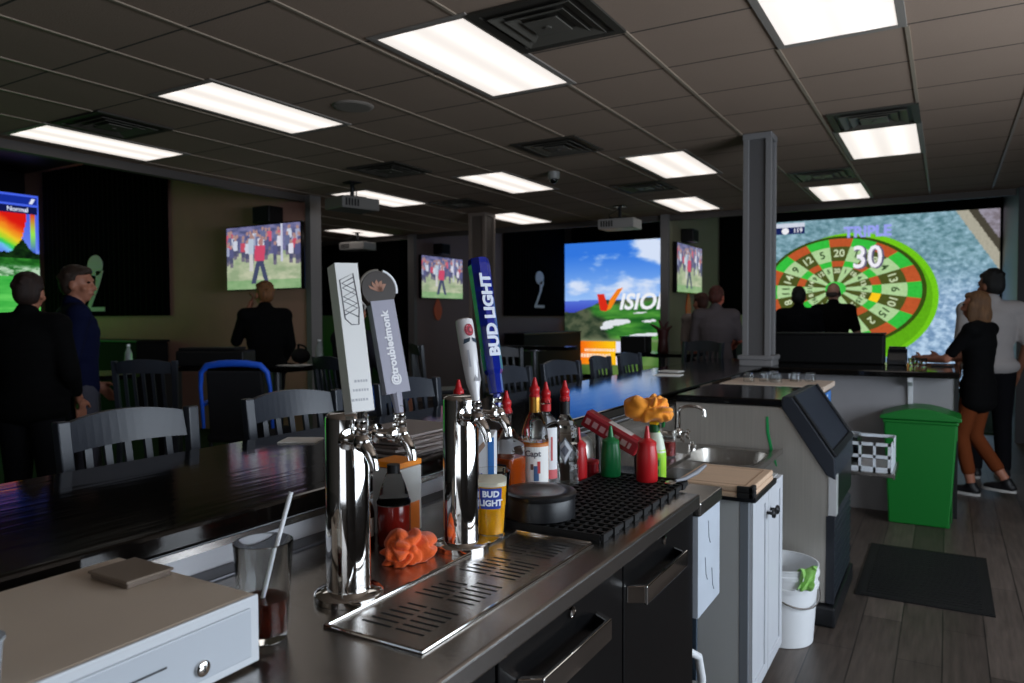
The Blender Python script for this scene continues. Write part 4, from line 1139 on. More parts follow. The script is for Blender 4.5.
# spray bottle with orange cloth over its head
x, y = -.765, 2.16
t = thing('spray_bottle', (x, y, K), 'bright green cleaner spray bottle under an orange cloth', 'spray bottle')
lime = mat('lime cleaner', (158, 214, 50), .3)
m = MB(); m.lathe([(.032, 0), (.036, .004), (.036, .10), (.034, .115), (.026, .145), (.017, .168), (.0145, .175)], (x, y, K), 28, sy=.8); m.build('bottle_body', lime, t, smooth=True)
m = MB(); m.lathe([(.0345, .108), (.0268, .1455), (.018, .168)], (x, y, K + .0005), 28, sy=.82, caps=False, sx=1.02); m.build('pale_shoulder', mat('pale translucent plastic', (206, 216, 196), .35), t, smooth=True)
m = MB(); m.lathe([(.0155, .168), (.0155, .19), (.013, .192)], (x, y, K), 20); m.build('collar', mat('dark green plastic', (18, 84, 40), .35), t, smooth=True)
m = MB(); m.prism([(-.012, .19), (.012, .19), (.013, .215), (.035, .222), (.046, .215), (.046, .235), (.02, .243), (-.02, .243), (-.024, .225)], -.011, .011, 'y'); m.v = [Vector((x, y, K)) + v for v in m.v]; m.build('trigger_head', mat('yellow plastic', (244, 196, 20), .35), t, bevel=.003)
m = MB(); m.prism([(.024, .218), (.034, .218), (.030, .185), (.024, .182)], -.006, .006, 'y'); m.v = [Vector((x, y, K)) + v for v in m.v]; m.build('trigger', mat('green trigger', (22, 110, 52), .35), t)
g = MB(); ac = cam_yaw(x, y)
rr_ = lambda z: .036
for (z0, z1, w, c) in ((.02, .095, 1.0, (120, 190, 60)), (.07, .088, .7, (30, 110, 50)), (.045, .06, .6, (40, 120, 60)), (.028, .036, .6, (220, 235, 200))):
    for k in range(8):
        b0 = ac - w / 2 + w * k / 8; b1 = ac - w / 2 + w * (k + 1) / 8; q = .0366 + (.0006 if w < 1 else 0)
        g.poly([(x + q * math.cos(b0), y + q * .8 * math.sin(b0), K + z0), (x + q * math.cos(b1), y + q * .8 * math.sin(b1), K + z0), (x + q * math.cos(b1), y + q * .8 * math.sin(b1), K + z1), (x + q * math.cos(b0), y + q * .8 * math.sin(b0), K + z1)], c)
g.build('label', PRINT, t, normals=False)
crumple('cleaning_cloth', (x - .012, y + .006, K + .200), (.066, .056, .044), 3.1, mat('light orange microfibre', (255, 160, 40), .8, sheen=.3, bump=.3, bscale=300), 'light orange cloth draped over the green spray bottle head', amp=.6, flat=.75)
K = KK
# small bottles and packets behind the towers
t = thing('syrup_bottle', (-1.03, 1.245, K), 'dark red syrup bottle with clear dome cap between the beer towers', 'bottle')
m = MB(); m.lathe([(.033, 0), (.036, .004), (.036, .085), (.034, .09)], (-1.03, 1.245, K), 26); m.build('drink', mat('dark red syrup', (112, 22, 16), .15), t, smooth=True)
m = MB(); m.lathe([(.037, .09), (.037, .096), (.034, .10), (.026, .13), (.018, .15), (.016, .156), (.001, .157)], (-1.03, 1.245, K), 26); m.build('dome_cap', thin, t, smooth=True)
m = MB(); m.lathe([(.014, .157), (.014, .175), (.001, .176)], (-1.03, 1.245, K), 16); m.build('cap', black, t, smooth=True)
t = thing('bitters_bottle', (-1.09, 1.215, K), 'small dark bottle with red cap at the left of the syrup bottle', 'bottle')
m = MB(); m.lathe([(.022, 0), (.024, .003), (.024, .07), (.02, .085), (.011, .10), (.011, .118)], (-1.09, 1.215, K), 20); m.build('glass_body', mat('brown glass', (50, 22, 12), .08), t, smooth=True)
m = MB(); m.lathe([(.0125, .112), (.0125, .132), (.001, .133)], (-1.09, 1.215, K), 16); m.build('cap', red, t, smooth=True)
g = MB(); curved_label(g, -1.09, 1.215, lambda z: .024, K + .02, K + .06, -1.6, .2, (214, 206, 196)); g.build('label', PRINT, t, normals=False)
t = thing('juice_carton', (-1.09, 1.345, K), 'pale carton with orange top standing behind the farther beer tower', 'carton')
m = MB(); m.box(-1.13, 1.29, K + .001, -1.05, 1.37, K + .152); m.build('carton_body', mat('pale card', (186, 186, 182), .5), t, bevel=.003)
m = MB(); m.box(-1.1305, 1.2895, K + .153, -1.0495, 1.3705, K + .166); m.build('carton_top', mat('orange card', (240, 140, 20), .5), t, bevel=.002)
g = MB(); g.box(-1.0497, 1.30, K + .004, -1.049, 1.36, K + .07, (226, 120, 40)); g.build('printed_panel', PRINT, t)
# stack of menus and napkins on the bar top
t = thing('menu_stack', (-1.43, 1.78, 1.045), 'stack of grey folded menus on the bar top behind the towers', 'menus')
for k in range(7):
    m = MB(); R = Matrix.Translation((-1.40 + .004 * (k % 3), 1.74 + .006 * ((k * 5) % 3), 1.0455 + k * .0085)) @ Matrix.Rotation(.10 * math.sin(k * 2.1), 4, 'Z')
    m.box(-.11, -.16, .0, .11, .16, .0075); xform(m, R); m.build('menu', mat('grey menu paper %d' % (k % 2), ((150, 140, 136), (112, 98, 92))[k % 2], .6), t, bevel=.0015)
def napkin(x, y, rz, s, label, group='white napkins on the bar top'):
    m = MB(); m.box(-s, -s * .8, 0, s, s * .8, .002); m.box(-s * .96, -s * .78, .002, s * .97, s * .76, .0045)
    o = m.build('napkin', mat('napkin paper', (240, 238, 234), .8), None, origin=(0, 0, 0)); o.location = (x, y, 1.0455); o.rotation_euler = (0, 0, rz)
    return tag(o, label, 'napkin', group)
napkin(-1.76, 1.675, .5, .06, 'folded white napkin on the bar before the second bright chair')
napkin(-1.60, 4.80, .1, .085, 'white paper on the far bar top near the grey column, nearer one')
napkin(-1.70, 5.15, -.1, .075, 'white paper on the far bar top near the grey column, farther one')
# utensil lying at the counter end
t = thing('bar_spoon', (-.62, 2.15, .94), 'grey utensil handle sticking up at the counter end', 'utensil')
m = MB(); m.tube([(-.66, 2.04, .966), (-.645, 2.08, .966), (-.625, 2.13, .978), (-.612, 2.17, .992)], [.004, .006, .0075, .005], 10); m.build('handle', mat('grey handle', (130, 132, 138), .4), t, smooth=True)
m = MB(); m.ell((-.668, 2.02, .964), (.016, .024, .0045)); m.build('bowl', steel, t, smooth=True)
# ================================================================ SINK, ICE MACHINE, WASHER
cabw = mat('white cabinet paint', (198, 201, 206), .4, var=.02)
t = thing('sink_cabinet', (-.88, 2.9, 0), 'white panelled cabinet with black knobs under the cutting board', 'cabinet')
m = MB(); m.box(-1.18, 2.632, .07, -.595, 3.18, .785); m.build('cabinet_body', mat('white cabinet side', (188, 190, 188), .45), t)
m = MB(); m.box(-1.15, 2.66, 0, -.64, 3.15, .07); m.build('toe_kick', black, t)
m = MB(); m.box(-.62, 2.63, .07, -.589, 2.648, .785); m.build('corner_trim', mat('grey corner trim', (120, 126, 132), .4), t, bevel=.002)
for i, (a, b, ky) in enumerate(((2.640, 2.898, 2.868), (2.904, 3.178, 2.934))):
    m = MB(); m.box(-.594, a, .078, -.581, b, .782)
    w = .045
    m.box(-.581, a, .078, -.575, a + w, .782); m.box(-.581, b - w, .078, -.575, b, .782); m.box(-.581, a + w, .078, -.575, b - w, .078 + w); m.box(-.581, a + w, .782 - w, -.575, b - w, .782)
    d = m.build('door', cabw, t, bevel=.0015)
    k = MB(); k.lathe([(.006, 0), (.006, .018), (.016, .02), (.018, .026), (.014, .032), (.001, .034)], (-.575, ky, .695), 18, M=Matrix.Rotation(PI / 2, 4, 'Y')); k.build('knob', blackplastic, d, smooth=True)
m = MB(); m.box(-1.2, 2.615, .786, -.562, 2.985, .806); m.build('worktop', mat('black worktop', (22, 22, 24), .3), t, bevel=.003)
# cutting board stack
wood = mat('pale board wood', (206, 176, 148), .5, var=.08, vscale=4, stretch=(1, 14, 14))
for k, (lb) in enumerate(('lower pale wooden cutting board in the stack on the white cabinet', 'upper pale wooden cutting board with groove on the white cabinet')):
    z0 = .807 + k * .0205; dx = .004 * k
    t = thing('cutting_board', (-.70, 2.75, z0), lb, 'cutting board', None)
    m = MB(); m.box(-.838 + dx, 2.580, z0, -.566, 2.935 - dx, z0 + .0195); m.build('board', wood, t, bevel=.005)
    if k == 1:
        m = MB(); g0 = z0 + .0196
        for (a, b, c, d) in ((-.815, 2.605, -.592, 2.611), (-.815, 2.900, -.592, 2.906), (-.815, 2.611, -.809, 2.900), (-.598, 2.611, -.592, 2.900)): m.box(a, b, g0, c, d, g0 + .0006)
        m.build('juice_groove', mat('groove wood', (166, 134, 108), .6), t)
    m = MB(); m.box(-.618, 2.576, z0 - .001 + .002, -.562, 2.592, z0 + .021); m.box(-.578, 2.576, z0 + .001, -.562, 2.63, z0 + .021)
    m.build('corner_grip', rubber, t, bevel=.003)
# sink
t = thing('bar_sink', (-.9, 3.3, .79), 'stainless sink basin with backsplash behind the cutting board', 'sink')
m = MB(); x0, x1, y0, y1 = -1.185, -.66, 2.99, 3.645; bx0, bx1, by0, by1 = -1.02, -.70, 3.20, 3.56; zt = .80
m.box(x0, y0, zt - .013, bx0, y1, zt); m.box(bx1, y0, zt - .013, x1, y1, zt); m.box(bx0, y0, zt - .013, bx1, by0, zt); m.box(bx0, by1, zt - .013, bx1, y1, zt)
m.box(x1 - .004, y0, zt, x1, y1, zt + .012); m.build('sink_deck', steel, t)
m = MB()
N = 32; rows = []
def rr_pt(k, s, z):
    a = 2 * PI * k / N; c, q = math.cos(a), math.sin(a); e = 2 / 5
    return Vector(((bx0 + bx1) / 2 + math.copysign(abs(c) ** e, c) * (bx1 - bx0) / 2 * s, (by0 + by1) / 2 + math.copysign(abs(q) ** e, q) * (by1 - by0) / 2 * s, z))
lv = [(1.05, zt + .001), (1.0, zt), (.97, zt - .02), (.92, zt - .13), (.75, zt - .16), (.05, zt - .168)]
vs = [rr_pt(k, s, z) for s, z in lv for k in range(N)]
m._add(vs, [(i * N + k, i * N + (k + 1) % N, (i + 1) * N + (k + 1) % N, (i + 1) * N + k) for i in range(len(lv) - 1) for k in range(N)]); m.build('basin', steelsoft, t, smooth=True)
m = MB(); m.box(-1.20, 2.31, .80, -1.186, 3.655, .985); m.build('backsplash', steel, t)
m = MB(); m.lathe([(.02, zt), (.02, zt + .02), (.012, zt + .024), (.012, zt + .035)], (-1.05, 3.5, 0), 14); m.build('soap_plug', chrome, t, smooth=True)
# wall faucet
t = thing('sink_faucet', (-1.14, 3.52, .80), 'chrome gooseneck faucet with cross handles above the sink', 'faucet')
fx, fy = -1.09, 3.42
m = MB(); m.tube([(-1.186, fy, .875), (-1.12, fy, .875), (fx, fy, .88)], .014, 12); m.lathe([(.026, 0), (.026, .006), (.016, .01)], (-1.186, fy, .875), 18, M=Matrix.Rotation(PI / 2, 4, 'Y')); m.ell((fx, fy, .885), (.022, .026, .024)); m.build('valve_body', chrome, t, smooth=True)
m = MB(); pts = [(fx, fy, .89), (fx, fy, .97)] + [(fx + .055 - .055 * math.cos(a), fy + .01 * a, .99 + .022 * math.sin(a)) for a in [PI * k / 8 for k in range(9)]] + [(fx + .112, fy + .03, .965)]
m.tube(pts, [.0085] * (len(pts) - 1) + [.010], 12); m.build('gooseneck_spout', chrome, t, smooth=True)
for s in (-1, 1):
    m = MB(); c = Vector((fx + .012, fy + s * .042, .872)); m.tube([(fx, fy + s * .01, .876), c], .012, 10)
    for a in (0, PI / 2):
        d = Vector((.0, math.cos(a + .4), math.sin(a + .4))) * .026; m.tube([c + Vector((.02, 0, 0)) - d, c + Vector((.02, 0, 0)) + d], .006, 8)
    m.tube([c, c + Vector((.026, 0, 0))], .009, 10); m.build('cross_handle', chrome, t, smooth=True)
# jar of dark red garnish by the sink
t = thing('garnish_jar', (-.90, 2.5, .94), 'glass of dark red fruit right of the green spray bottle', 'glass')
jx, jy = -.965, 2.88; K = .871
t.location = (jx, jy, K)
m = MB(); m.lathe([(.001, 0), (.030, 0), (.033, .004), (.036, .10), (.0345, .10), (.031, .006), (.001, .006)], (jx, jy, K), 26, caps=False); m.build('glass_wall', glass, t, smooth=True)
m = MB(); m.lathe([(.001, .0065), (.0305, .0065), (.033, .062), (.001, .064)], (jx, jy, K), 24, caps=False); m.build('fruit', mat('dark red fruit', (120, 18, 14), .2, bump=.6, bscale=60), t, smooth=True)
m = MB(); m.box(-1.184, 2.62, .856, -.90, 2.975, .870); m.prism([(-1.184, .72), (-1.184, .855), (-.93, .855)], 2.66, 2.668, 'y'); sh = m.build('side_shelf', steel, bpy.data.objects['bar_sink'])
K = .9405
# ice machine
t = thing('ice_machine', (-.8, 4.0, 0), 'stainless ice machine with sloping black lid beyond the sink', 'ice machine')
Y0, Y1 = 3.66, 4.36
m = MB(); m.prism([(-1.185, .10), (-.47, .10), (-.455, .72), (-.645, 1.003), (-1.185, 1.003)], Y0, Y1, 'y'); m.build('steel_body', mat('dull stainless panel', (176, 171, 163), .42, .55, bump=0.03, bscale=20, stretch=(40, 40, 1), var=0.06, vscale=3), t, bevel=.006)
m = MB(); m.box(-1.185, Y0 - .004, 1.004, -.64, Y1, 1.040); m.build('top_cover', blackgloss, t, bevel=.008)
m = MB(); m.prism([(-.668, 1.0), (-.668, 1.055), (-.62, 1.058), (-.432, .782), (-.428, .68), (-.470, .700)], Y0 - .012, Y1 + .01, 'y'); ld = m.build('lid', mat('blue black lid plastic', (36, 41, 50), .42), t, bevel=.008)
m = MB()
d = Vector((.188, 0, -.275)).normalized(); nrm = Vector((.275, 0, .188)).normalized()
def lp(s, y, h): return Vector((-.62, y, 1.058)) + d * s + nrm * h
for (s0, s1, ya, yb) in ((.0, .33, Y0 - .012, Y0 + .016), (.0, .33, Y1 - .02, Y1 + .01), (.30, .333, Y0 + .016, Y1 - .02)):
    m.hexa([lp(s0, ya, 0), lp(s1, ya, 0), lp(s1, yb, 0), lp(s0, yb, 0)], [lp(s0, ya, .012), lp(s1, ya, .012), lp(s1, yb, .012), lp(s0, yb, .012)])
m.build('lid_rim', mat('lid rim plastic', (16, 18, 22), .35), ld, bevel=.004)
m = MB(); m.box(-.462, Y0 - .006, .515, -.425, Y0 + .05, .705); m.build('door_pull', mat('bright metal strip', (225, 225, 225), .3, .6), t, bevel=.003)
m = MB(); m.box(-.47, Y0 + .05, .515, -.436, Y1, .705); m.build('front_door', blackplastic, t)
m = MB(); m.box(-.47, Y0 - .004, .105, -.455, Y1, .51)
for k in range(11): m.prism([(-.455, .13 + k * .034), (-.435, .12 + k * .034), (-.435, .134 + k * .034), (-.455, .15 + k * .034)], Y0 + .02, Y1 - .02, 'y')
m.box(-.455, Y0 - .004, .105, -.434, Y0 + .02, .51)
m.build('vent_grille', mat('grille plastic', (30, 34, 42), .4), t)
m = MB(); m.box(-1.15, Y0 - .03, 0, -.425, Y1 + .02, .095); m.build('plinth', blackplastic, t, bevel=.01)
m = MB(); pts = [(-.735, Y0 - .003, .955), (-.732, Y0 - .003, .88), (-.715, Y0 - .003, .80), (-.690, Y0 - .003, .72)]  # narrow green curve flattened onto the steel side
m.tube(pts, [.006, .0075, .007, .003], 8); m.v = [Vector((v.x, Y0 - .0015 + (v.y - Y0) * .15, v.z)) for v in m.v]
o = m.build('green_strip', mat('strip green', (20, 150, 80), .4), None, origin=(-.715, Y0, .72)); tag(o, 'narrow curved green strip on the steel side of the ice machine', 'strip')
# glass washer behind with tan board on top
t = thing('glass_washer', (-.88, 4.8, 0), 'under-counter glass washer with tan top and open shelf door', 'glass washer')
m = MB(); m.box(-1.18, 4.58, .04, -.62, 5.02, .985); m.build('steel_body', steelsoft, t, bevel=.005)
m = MB(); m.box(-1.2, 4.555, .995, -.602, 5.04, 1.028); m.build('tan_top', mat('tan board', (206, 186, 168), .5, var=.04), t, bevel=.004)
m = MB(); m.box(-.6195, 4.62, .88, -.6175, 4.97, .975, (60, 130, 214)); m.prism([(4.66, .89), (4.80, .96), (4.86, .96), (4.72, .89)], -.6174, -.6168, 'x', (226, 236, 244)); m.build('blue_label', PRINT, t)
m = MB(); m.box(-.619, 4.62, .57, -.612, 4.97, .84); m.build('opening', black, t)
m = MB(); m.box(-.618, 4.60, .530, -.245, 5.01, .550); m.box(-.25, 4.60, .522, -.238, 5.01, .556); m.build('open_door', steel, t, bevel=.003)
m = MB()
for (x, y) in ((-1.14, 4.62), (-1.14, 4.98), (-.66, 4.62), (-.66, 4.98)): m.lathe([(.02, 0), (.018, .042)], (x, y, 0), 12)
m.build('feet', black, t)
# wire glass rack
rackw = mat('white rack plastic', (216, 222, 228), .35)
t = thing('glass_rack', (-.41, 4.8, .551), 'white plastic glass rack on the open washer door', 'rack')
m = MB(); x0, x1, y0, y1, z0, z1 = -.575, -.262, 4.625, 4.985, .552, .718
m.box(x0, y0, z0, x1, y1, z0 + .012)
hs = (z0 + .012, z0 + .045, z0 + .105, z0 + .165, z1 - .018)
for z in (z0 + .01, z0 + .078, z1 - .018):
    m.box(x0, y0, z, x1, y0 + .008, z + .018)
    if z > z0 + .12: m.box(x0, y1 - .008, z, x1, y1, z + .018); m.box(x0, y0, z, x0 + .008, y1, z + .018)
for k in range(5):
    x = x0 + (x1 - x0 - .014) * k / 4; m.box(x, y0, z0, x + .014, y0 + .007, z1)
for k in (0, 6):
    y = y0 + (y1 - y0 - .014) * k / 6; m.box(x0, y, z0, x0 + .007, y + .014, z1)
m.build('rack_frame', rackw, t)
m = MB(); m.prism([(y0, z0), (y1, z0), (y1, z1 + .0), (y1 - .09, z1), (y1 - .12, z1 - .05), (y0 + .12, z1 - .05), (y0 + .09, z1), (y0, z1)], x1, x1 + .007, 'x'); m.build('end_wall', rackw, t, bevel=.002)
def tiny_glass(x, y, z, r, h, label, group, stem=False):
    t = thing('upturned_glass' if not stem else 'wine_glass', (x, y, z), label, 'glass', group)
    m = MB(); m.lathe([(r, 0), (r * .98, h * .5), (r * .8, h), (r * .78, h - .004), (r * .95, h * .5), (r * .96, 0)], (x, y, z), 18, caps=False); m.lathe([(r * .79, h - .006), (r * .79, h)], (x, y, z), 18)
    m.build('glass_wall', glass, t, smooth=True)
    m = MB(); m.lathe([(r * 1.0, 0), (r * 1.03, .002), (r * 1.0, .005), (r * .95, .002)], (x, y, z), 18, caps=False); m.build('rim', glass, t, smooth=True)
for i, (x, y) in enumerate(((-.53, 4.68), (-.46, 4.68), (-.53, 4.77), (-.46, 4.77), (-.53, 4.86), (-.46, 4.86))):
    tiny_glass(x, y, .565, .032, .175, 'upturned clear glass standing in the white glass rack', 'glasses in the white rack')
for i, (x, y) in enumerate(((-1.06, 4.72), (-.98, 4.80), (-.90, 4.74), (-.81, 4.88), (-.73, 4.92), (-.95, 4.93))):
    tiny_glass(x, y, 1.029, .033, .055, 'small upturned glass on the tan top of the washer', 'glasses on the tan washer top')
# bucket
t = thing('bucket', (-.625, 3.435, 0), 'white round plastic bucket on the floor beside the white cabinet', 'bucket')
bx, by = -.625, 3.435
m = MB(); m.lathe([(.001, 0), (.130, 0), (.134, .004), (.150, .27), (.156, .272), (.158, .290), (.152, .294), (.153, .330), (.159, .333), (.159, .350), (.154, .353), (.155, .372), (.158, .375), (.158, .381), (.152, .381), (.146, .30), (.130, .008), (.001, .008)], (bx, by, 0), 48, caps=False); m.v = [Vector((v.x, v.y, v.z * .905)) for v in m.v]; m.build('pail', whiteplastic, t, smooth=True)
m = MB(); pts = [(bx + .16 * math.cos(a), by + .16 * math.sin(a), .285 - .085 * math.sin((a + 1.9) / 2.6 * PI)) for a in [-1.9 + 2.6 * k / 16 for k in range(17)]]; m.tube([(p[0], p[1], p[2] * .905) for p in pts], .0035, 8); m.build('wire_handle', steel, t, smooth=True)
m = MB(); vs = []; nu, nv = 14, 18
for j in range(nv + 1):
    for i in range(nu + 1):
        s = j / nv; a = -.72 + .62 * (i / nu - .5) * (1 - .25 * s) + .10 * math.sin(s * 4)
        if s < .3: r = .135 + .05 * s / .3 * .6; z = .36 + .032 * math.sin(s / .3 * PI / 2)
        else: r = .166 + .010 * math.sin(i * 1.3) ; z = .392 - (s - .3) * .135
        vs.append((bx + (r + .007 * math.sin(i * 1.7 + j * .5)) * math.cos(a), by + (r + .007 * math.sin(i * 1.7)) * math.sin(a), z * .905 + .008 * math.sin(i * 1.1)))
m._add(vs, [(j * (nu + 1) + i, j * (nu + 1) + i + 1, (j + 1) * (nu + 1) + i + 1, (j + 1) * (nu + 1) + i) for j in range(nv) for i in range(nu)])
o = m.build('green_cloth', mat('green microfibre', (140, 196, 96), .8, sheen=.3, bump=.3, bscale=300, var=.15, vscale=30), None, smooth=True, origin=(bx + .13, by - .1, .3)); md = o.modifiers.new('thick', 'SOLIDIFY'); md.thickness = .004
tag(o, 'light green cloth hanging over the rim of the white bucket', 'cloth')
# green bin
t = thing('waste_bin', (-.15, 5.85, 0), 'tall green plastic waste bin with domed lid before the far bar', 'bin')
gb = mat('green bin plastic', (14, 112, 38), .42)
m = MB(); m.hexa([(-.335, 5.735, 0), (.035, 5.735, 0), (.035, 6.00, 0), (-.335, 6.00, 0)], [(-.37, 5.70, .72), (.072, 5.70, .72), (.072, 6.03, .72), (-.37, 6.03, .72)]); m.box(-.378, 5.692, .70, .080, 6.035, .725); m.build('bin_body', gb, t, bevel=.012)
m = MB(); pr = [(-.392, .728), (.094, .728), (.094, .75)] + [(.094 - .486 * k / 12, .75 + .058 * math.sin(PI * k / 12)) for k in range(1, 12)] + [(-.392, .75)]
m.prism(pr, 5.68, 6.045, 'y'); m.build('lid', gb, t, bevel=.006)
m = MB(); m.box(.034, 5.71, .60, .072, 5.735, .70); m.box(.04, 5.728, .04, .046, 5.74, .58); m.build('side_grip', gb, t, bevel=.004)
# floor mat
t = thing('floor_mat', (-.09, 4.64, 0), 'black rectangular rubber mat on the dark plank floor', 'mat')
m = MB(); m.box(-.38, 4.16, .001, .205, 5.12, .009)
for k in range(24): y = 4.2 + k * .038; m.box(-.34, y, .009, .165, y + .02, .012)
m.build('mat_surface', rubber, t)
m = MB(); m.box(-.392, 4.148, .001, -.38, 5.132, .007); m.box(.205, 4.148, .001, .217, 5.132, .007); m.box(-.38, 4.148, .001, .205, 4.16, .007); m.box(-.38, 5.12, .001, .205, 5.132, .007); m.build('border', rubber, t)
# black case and small things on the far bar
t = thing('black_case', (-.85, 6.72, 1.045), 'long plain black case standing on the far bar before two people', 'case')
m = MB(); m.box(-1.27, 6.60, 1.046, -.43, 6.82, 1.285); m.build('case_body', mat('matte black case', (7, 7, 8), .6, spec=.25), t, bevel=.012)
m = MB(); m.box(-1.275, 6.595, 1.286, -.425, 6.825, 1.298); m.build('case_lid', mat('case lid black', (12, 12, 13), .5), t, bevel=.004)
t = thing('card_terminal', (-.33, 6.68, 1.045), 'low dark card terminal beside the black case on the far bar', 'terminal')
m = MB(); m.prism([(6.6, 1.046), (6.78, 1.046), (6.78, 1.17), (6.74, 1.17), (6.6, 1.085)], -.41, -.27, 'x'); m.build('terminal_body', blackplastic, t, bevel=.006)
m = MB(); m.box(-.40, 6.70, 1.172, -.28, 6.735, 1.19); m.build('screen_hood', blackgloss, t)
for i, (x, y) in enumerate(((-.235, 6.55), (-.20, 6.66), (-.15, 6.58))):
    tumbler('shot_glass', x, y, 1.0455, .018, .024, .06, ('small glass left of two on the far bar', 'small glass rearmost on the far bar', 'small glass nearest the woman on the far bar')[i], None, cat='glass', group='small glasses on the far bar', th=.003, seg=16)
t = thing('small_tablet', (-.02, 6.60, 1.045), 'flat dark tablet on the far bar end by the leaning woman', 'tablet')
m = MB(); m.box(-.10, 6.52, 1.046, .05, 6.70, 1.055); m.build('tablet_case', black, t, bevel=.003)
m = MB(); m.box(-.09, 6.53, 1.055, .04, 6.69, 1.0556); m.build('tablet_glass', blackgloss, t)
# ================================================================ CHAIRS AND TABLES
stoolwood = mat('black stained wood', (52, 56, 64), .3, var=.1, vscale=3, stretch=(8, 1, 1))
def make_stool():
    """bar stool facing +x, back at x = 0; seat runs towards +x"""
    t = thing('bar_stool', (0, 0, 0), 'x', 'bar stool', 'black wooden bar stools along the bar')
    w = .20
    m = MB()
    def arc(a, d=.028): return -d + d * (a / w) ** 2      # plan curve of the backrest
    N = 14
    for k in range(N):
        a0 = -w + .012 + (2 * w - .024) * k / N; a1 = -w + .012 + (2 * w - .024) * (k + 1) / N
        h0 = 1.158 - .026 * (a0 / w) ** 2; h1 = 1.158 - .026 * (a1 / w) ** 2
        b0 = 1.058 - .006 * (a0 / w) ** 2; b1 = 1.058 - .006 * (a1 / w) ** 2
        x0, x1 = arc(a0), arc(a1)
        m.hexa([(x0 - .011, a0, b0), (x0 + .011, a0, b0), (x1 + .011, a1, b1), (x1 - .011, a1, b1)], [(x0 - .030, a0, h0), (x0 - .008, a0, h0), (x1 - .008, a1, h1), (x1 - .030, a1, h1)])
    m.build('crest_rail', stoolwood, t)
    for s in (-1, 1):
        m = MB(); a = s * w
        m.hexa([(.02, a - .017, .70), (.055, a - .017, .70), (.055, a + .017, .70), (.02, a + .017, .70)], [(-.020, a - .019 + s * .012, 1.145), (.012, a - .019 + s * .012, 1.145), (.012, a + .019 + s * .012, 1.145), (-.020, a + .019 + s * .012, 1.145)])
        m.hexa([(-.03, a - .017, 0), (.005, a - .017, 0), (.005, a + .017, 0), (-.03, a + .017, 0)], [(.02, a - .017, .70), (.055, a - .017, .70), (.055, a + .017, .70), (.02, a + .017, .70)])
        m.build('rear_post', stoolwood, t, bevel=.004)
        m = MB(); m.hexa([(.40, a - .017, 0), (.434, a - .017, 0), (.434, a + .017, 0), (.40, a + .017, 0)], [(.375, a * .92 - .017, .70), (.41, a * .92 - .017, .70), (.41, a * .92 + .017, .70), (.375, a * .92 + .017, .70)]); m.build('leg', stoolwood, t, bevel=.003)
    for k in range(5):
        a = -.132 + .066 * k; m = MB(); x0 = arc(a) * .4 + .03
        m.hexa([(x0 - .006, a - .011, .80), (x0 + .006, a - .011, .80), (x0 + .006, a + .011, .80), (x0 - .006, a + .011, .80)], [(arc(a) - .006, a - .011, 1.06), (arc(a) + .006, a - .011, 1.06), (arc(a) + .006, a + .011, 1.06), (arc(a) - .006, a + .011, 1.06)])
        m.build('spindle', stoolwood, t)
    m = MB(); m.box(.018, -w + .012, .775, .046, w - .012, .81); m.build('lower_rail', stoolwood, t, bevel=.003)
    m = MB(); m.prism([(.0, -.205), (.42, -.19), (.44, -.16), (.44, .16), (.42, .19), (.0, .205)], .70, .735, 'z'); m.build('seat', stoolwood, t, bevel=.008)
    for z, x in ((.25, .41), (.30, .0)):
        m = MB(); m.box(x - .012, -w + .01, z, x + .012, w - .01, z + .03); m.build('stretcher', stoolwood, t, bevel=.003)
    for s in (-1, 1):
        m = MB(); m.box(.0, s * w - .01, .34, .41, s * w + .01, .365); m.build('stretcher', stoolwood, t, bevel=.003)
    return t
ST = [(1.36, 0.03, 'black slatted bar stool nearest the camera, lit bluish'), (2.02, -.06, 'black slatted bar stool second from the left, behind the napkin'), (2.72, 0, 'black bar stool hidden behind the tap handles'),
      (3.66, .02, 'dark bar stool behind the red bottle pourers, left one'), (4.30, -.1, 'dark bar stool just left of the orange screen band'), (4.93, .12, 'dark bar stool in front of the orange screen band'), (5.50, 0, 'farthest dark bar stool at right of the orange screen band')]
s0 = make_stool()
for i, (y, rz, lb) in enumerate(ST):
    o = s0 if i == 0 else dup(s0)
    o.location = (-2.15, y, 0); o.rotation_euler = (0, 0, rz); o['label'] = lb
# dark stool seen from behind at the left table, and more at the middle tables
for (x, y, rz, sc, lb) in ((-4.85, 3.17, 2.1, 1.0, 'dark bar stool by the water bottle, left of the blue edged chair'), (-4.30, 5.55, .9, 1.04, 'dark stool between the grey and the white tap handles'), (-3.70, 6.1, -.6, 1.0, 'dark stool half hidden by the white rose tap handle')):
    o = dup(s0, (x, y, 0), rz, lb, 'dark stools at the high tables'); o.scale = (1, 1, sc)
# blue edged folding chair
t = thing('blue_edged_chair', (-4.12, 3.37, 0), 'black chair with bright blue rim round its backrest', 'chair')
blue = mat('bright blue fabric edge', (30, 92, 220), .5); bk = mat('black seat fabric', (16, 16, 20), .8)
R = Matrix.Translation((-4.12, 3.37, 0)) @ Matrix.Rotation(.5, 4, 'Z')
m = MB(); m.hexa([(-.20, -.015, .62), (.20, -.015, .62), (.20, .015, .62), (-.20, .015, .62)], [(-.19, -.085, 1.09), (.19, -.085, 1.09), (.19, -.055, 1.09), (-.19, -.055, 1.09)]); xform(m, R); m.build('backrest', bk, t, bevel=.02)
m = MB(); pts = [(-.235, -.02, .70), (-.235, -.06, .98), (-.222, -.075, 1.08), (-.18, -.083, 1.125), (-.09, -.085, 1.138), (0, -.085, 1.141), (.09, -.085, 1.138), (.18, -.083, 1.125), (.222, -.075, 1.08), (.235, -.06, .98), (.235, -.02, .70)]
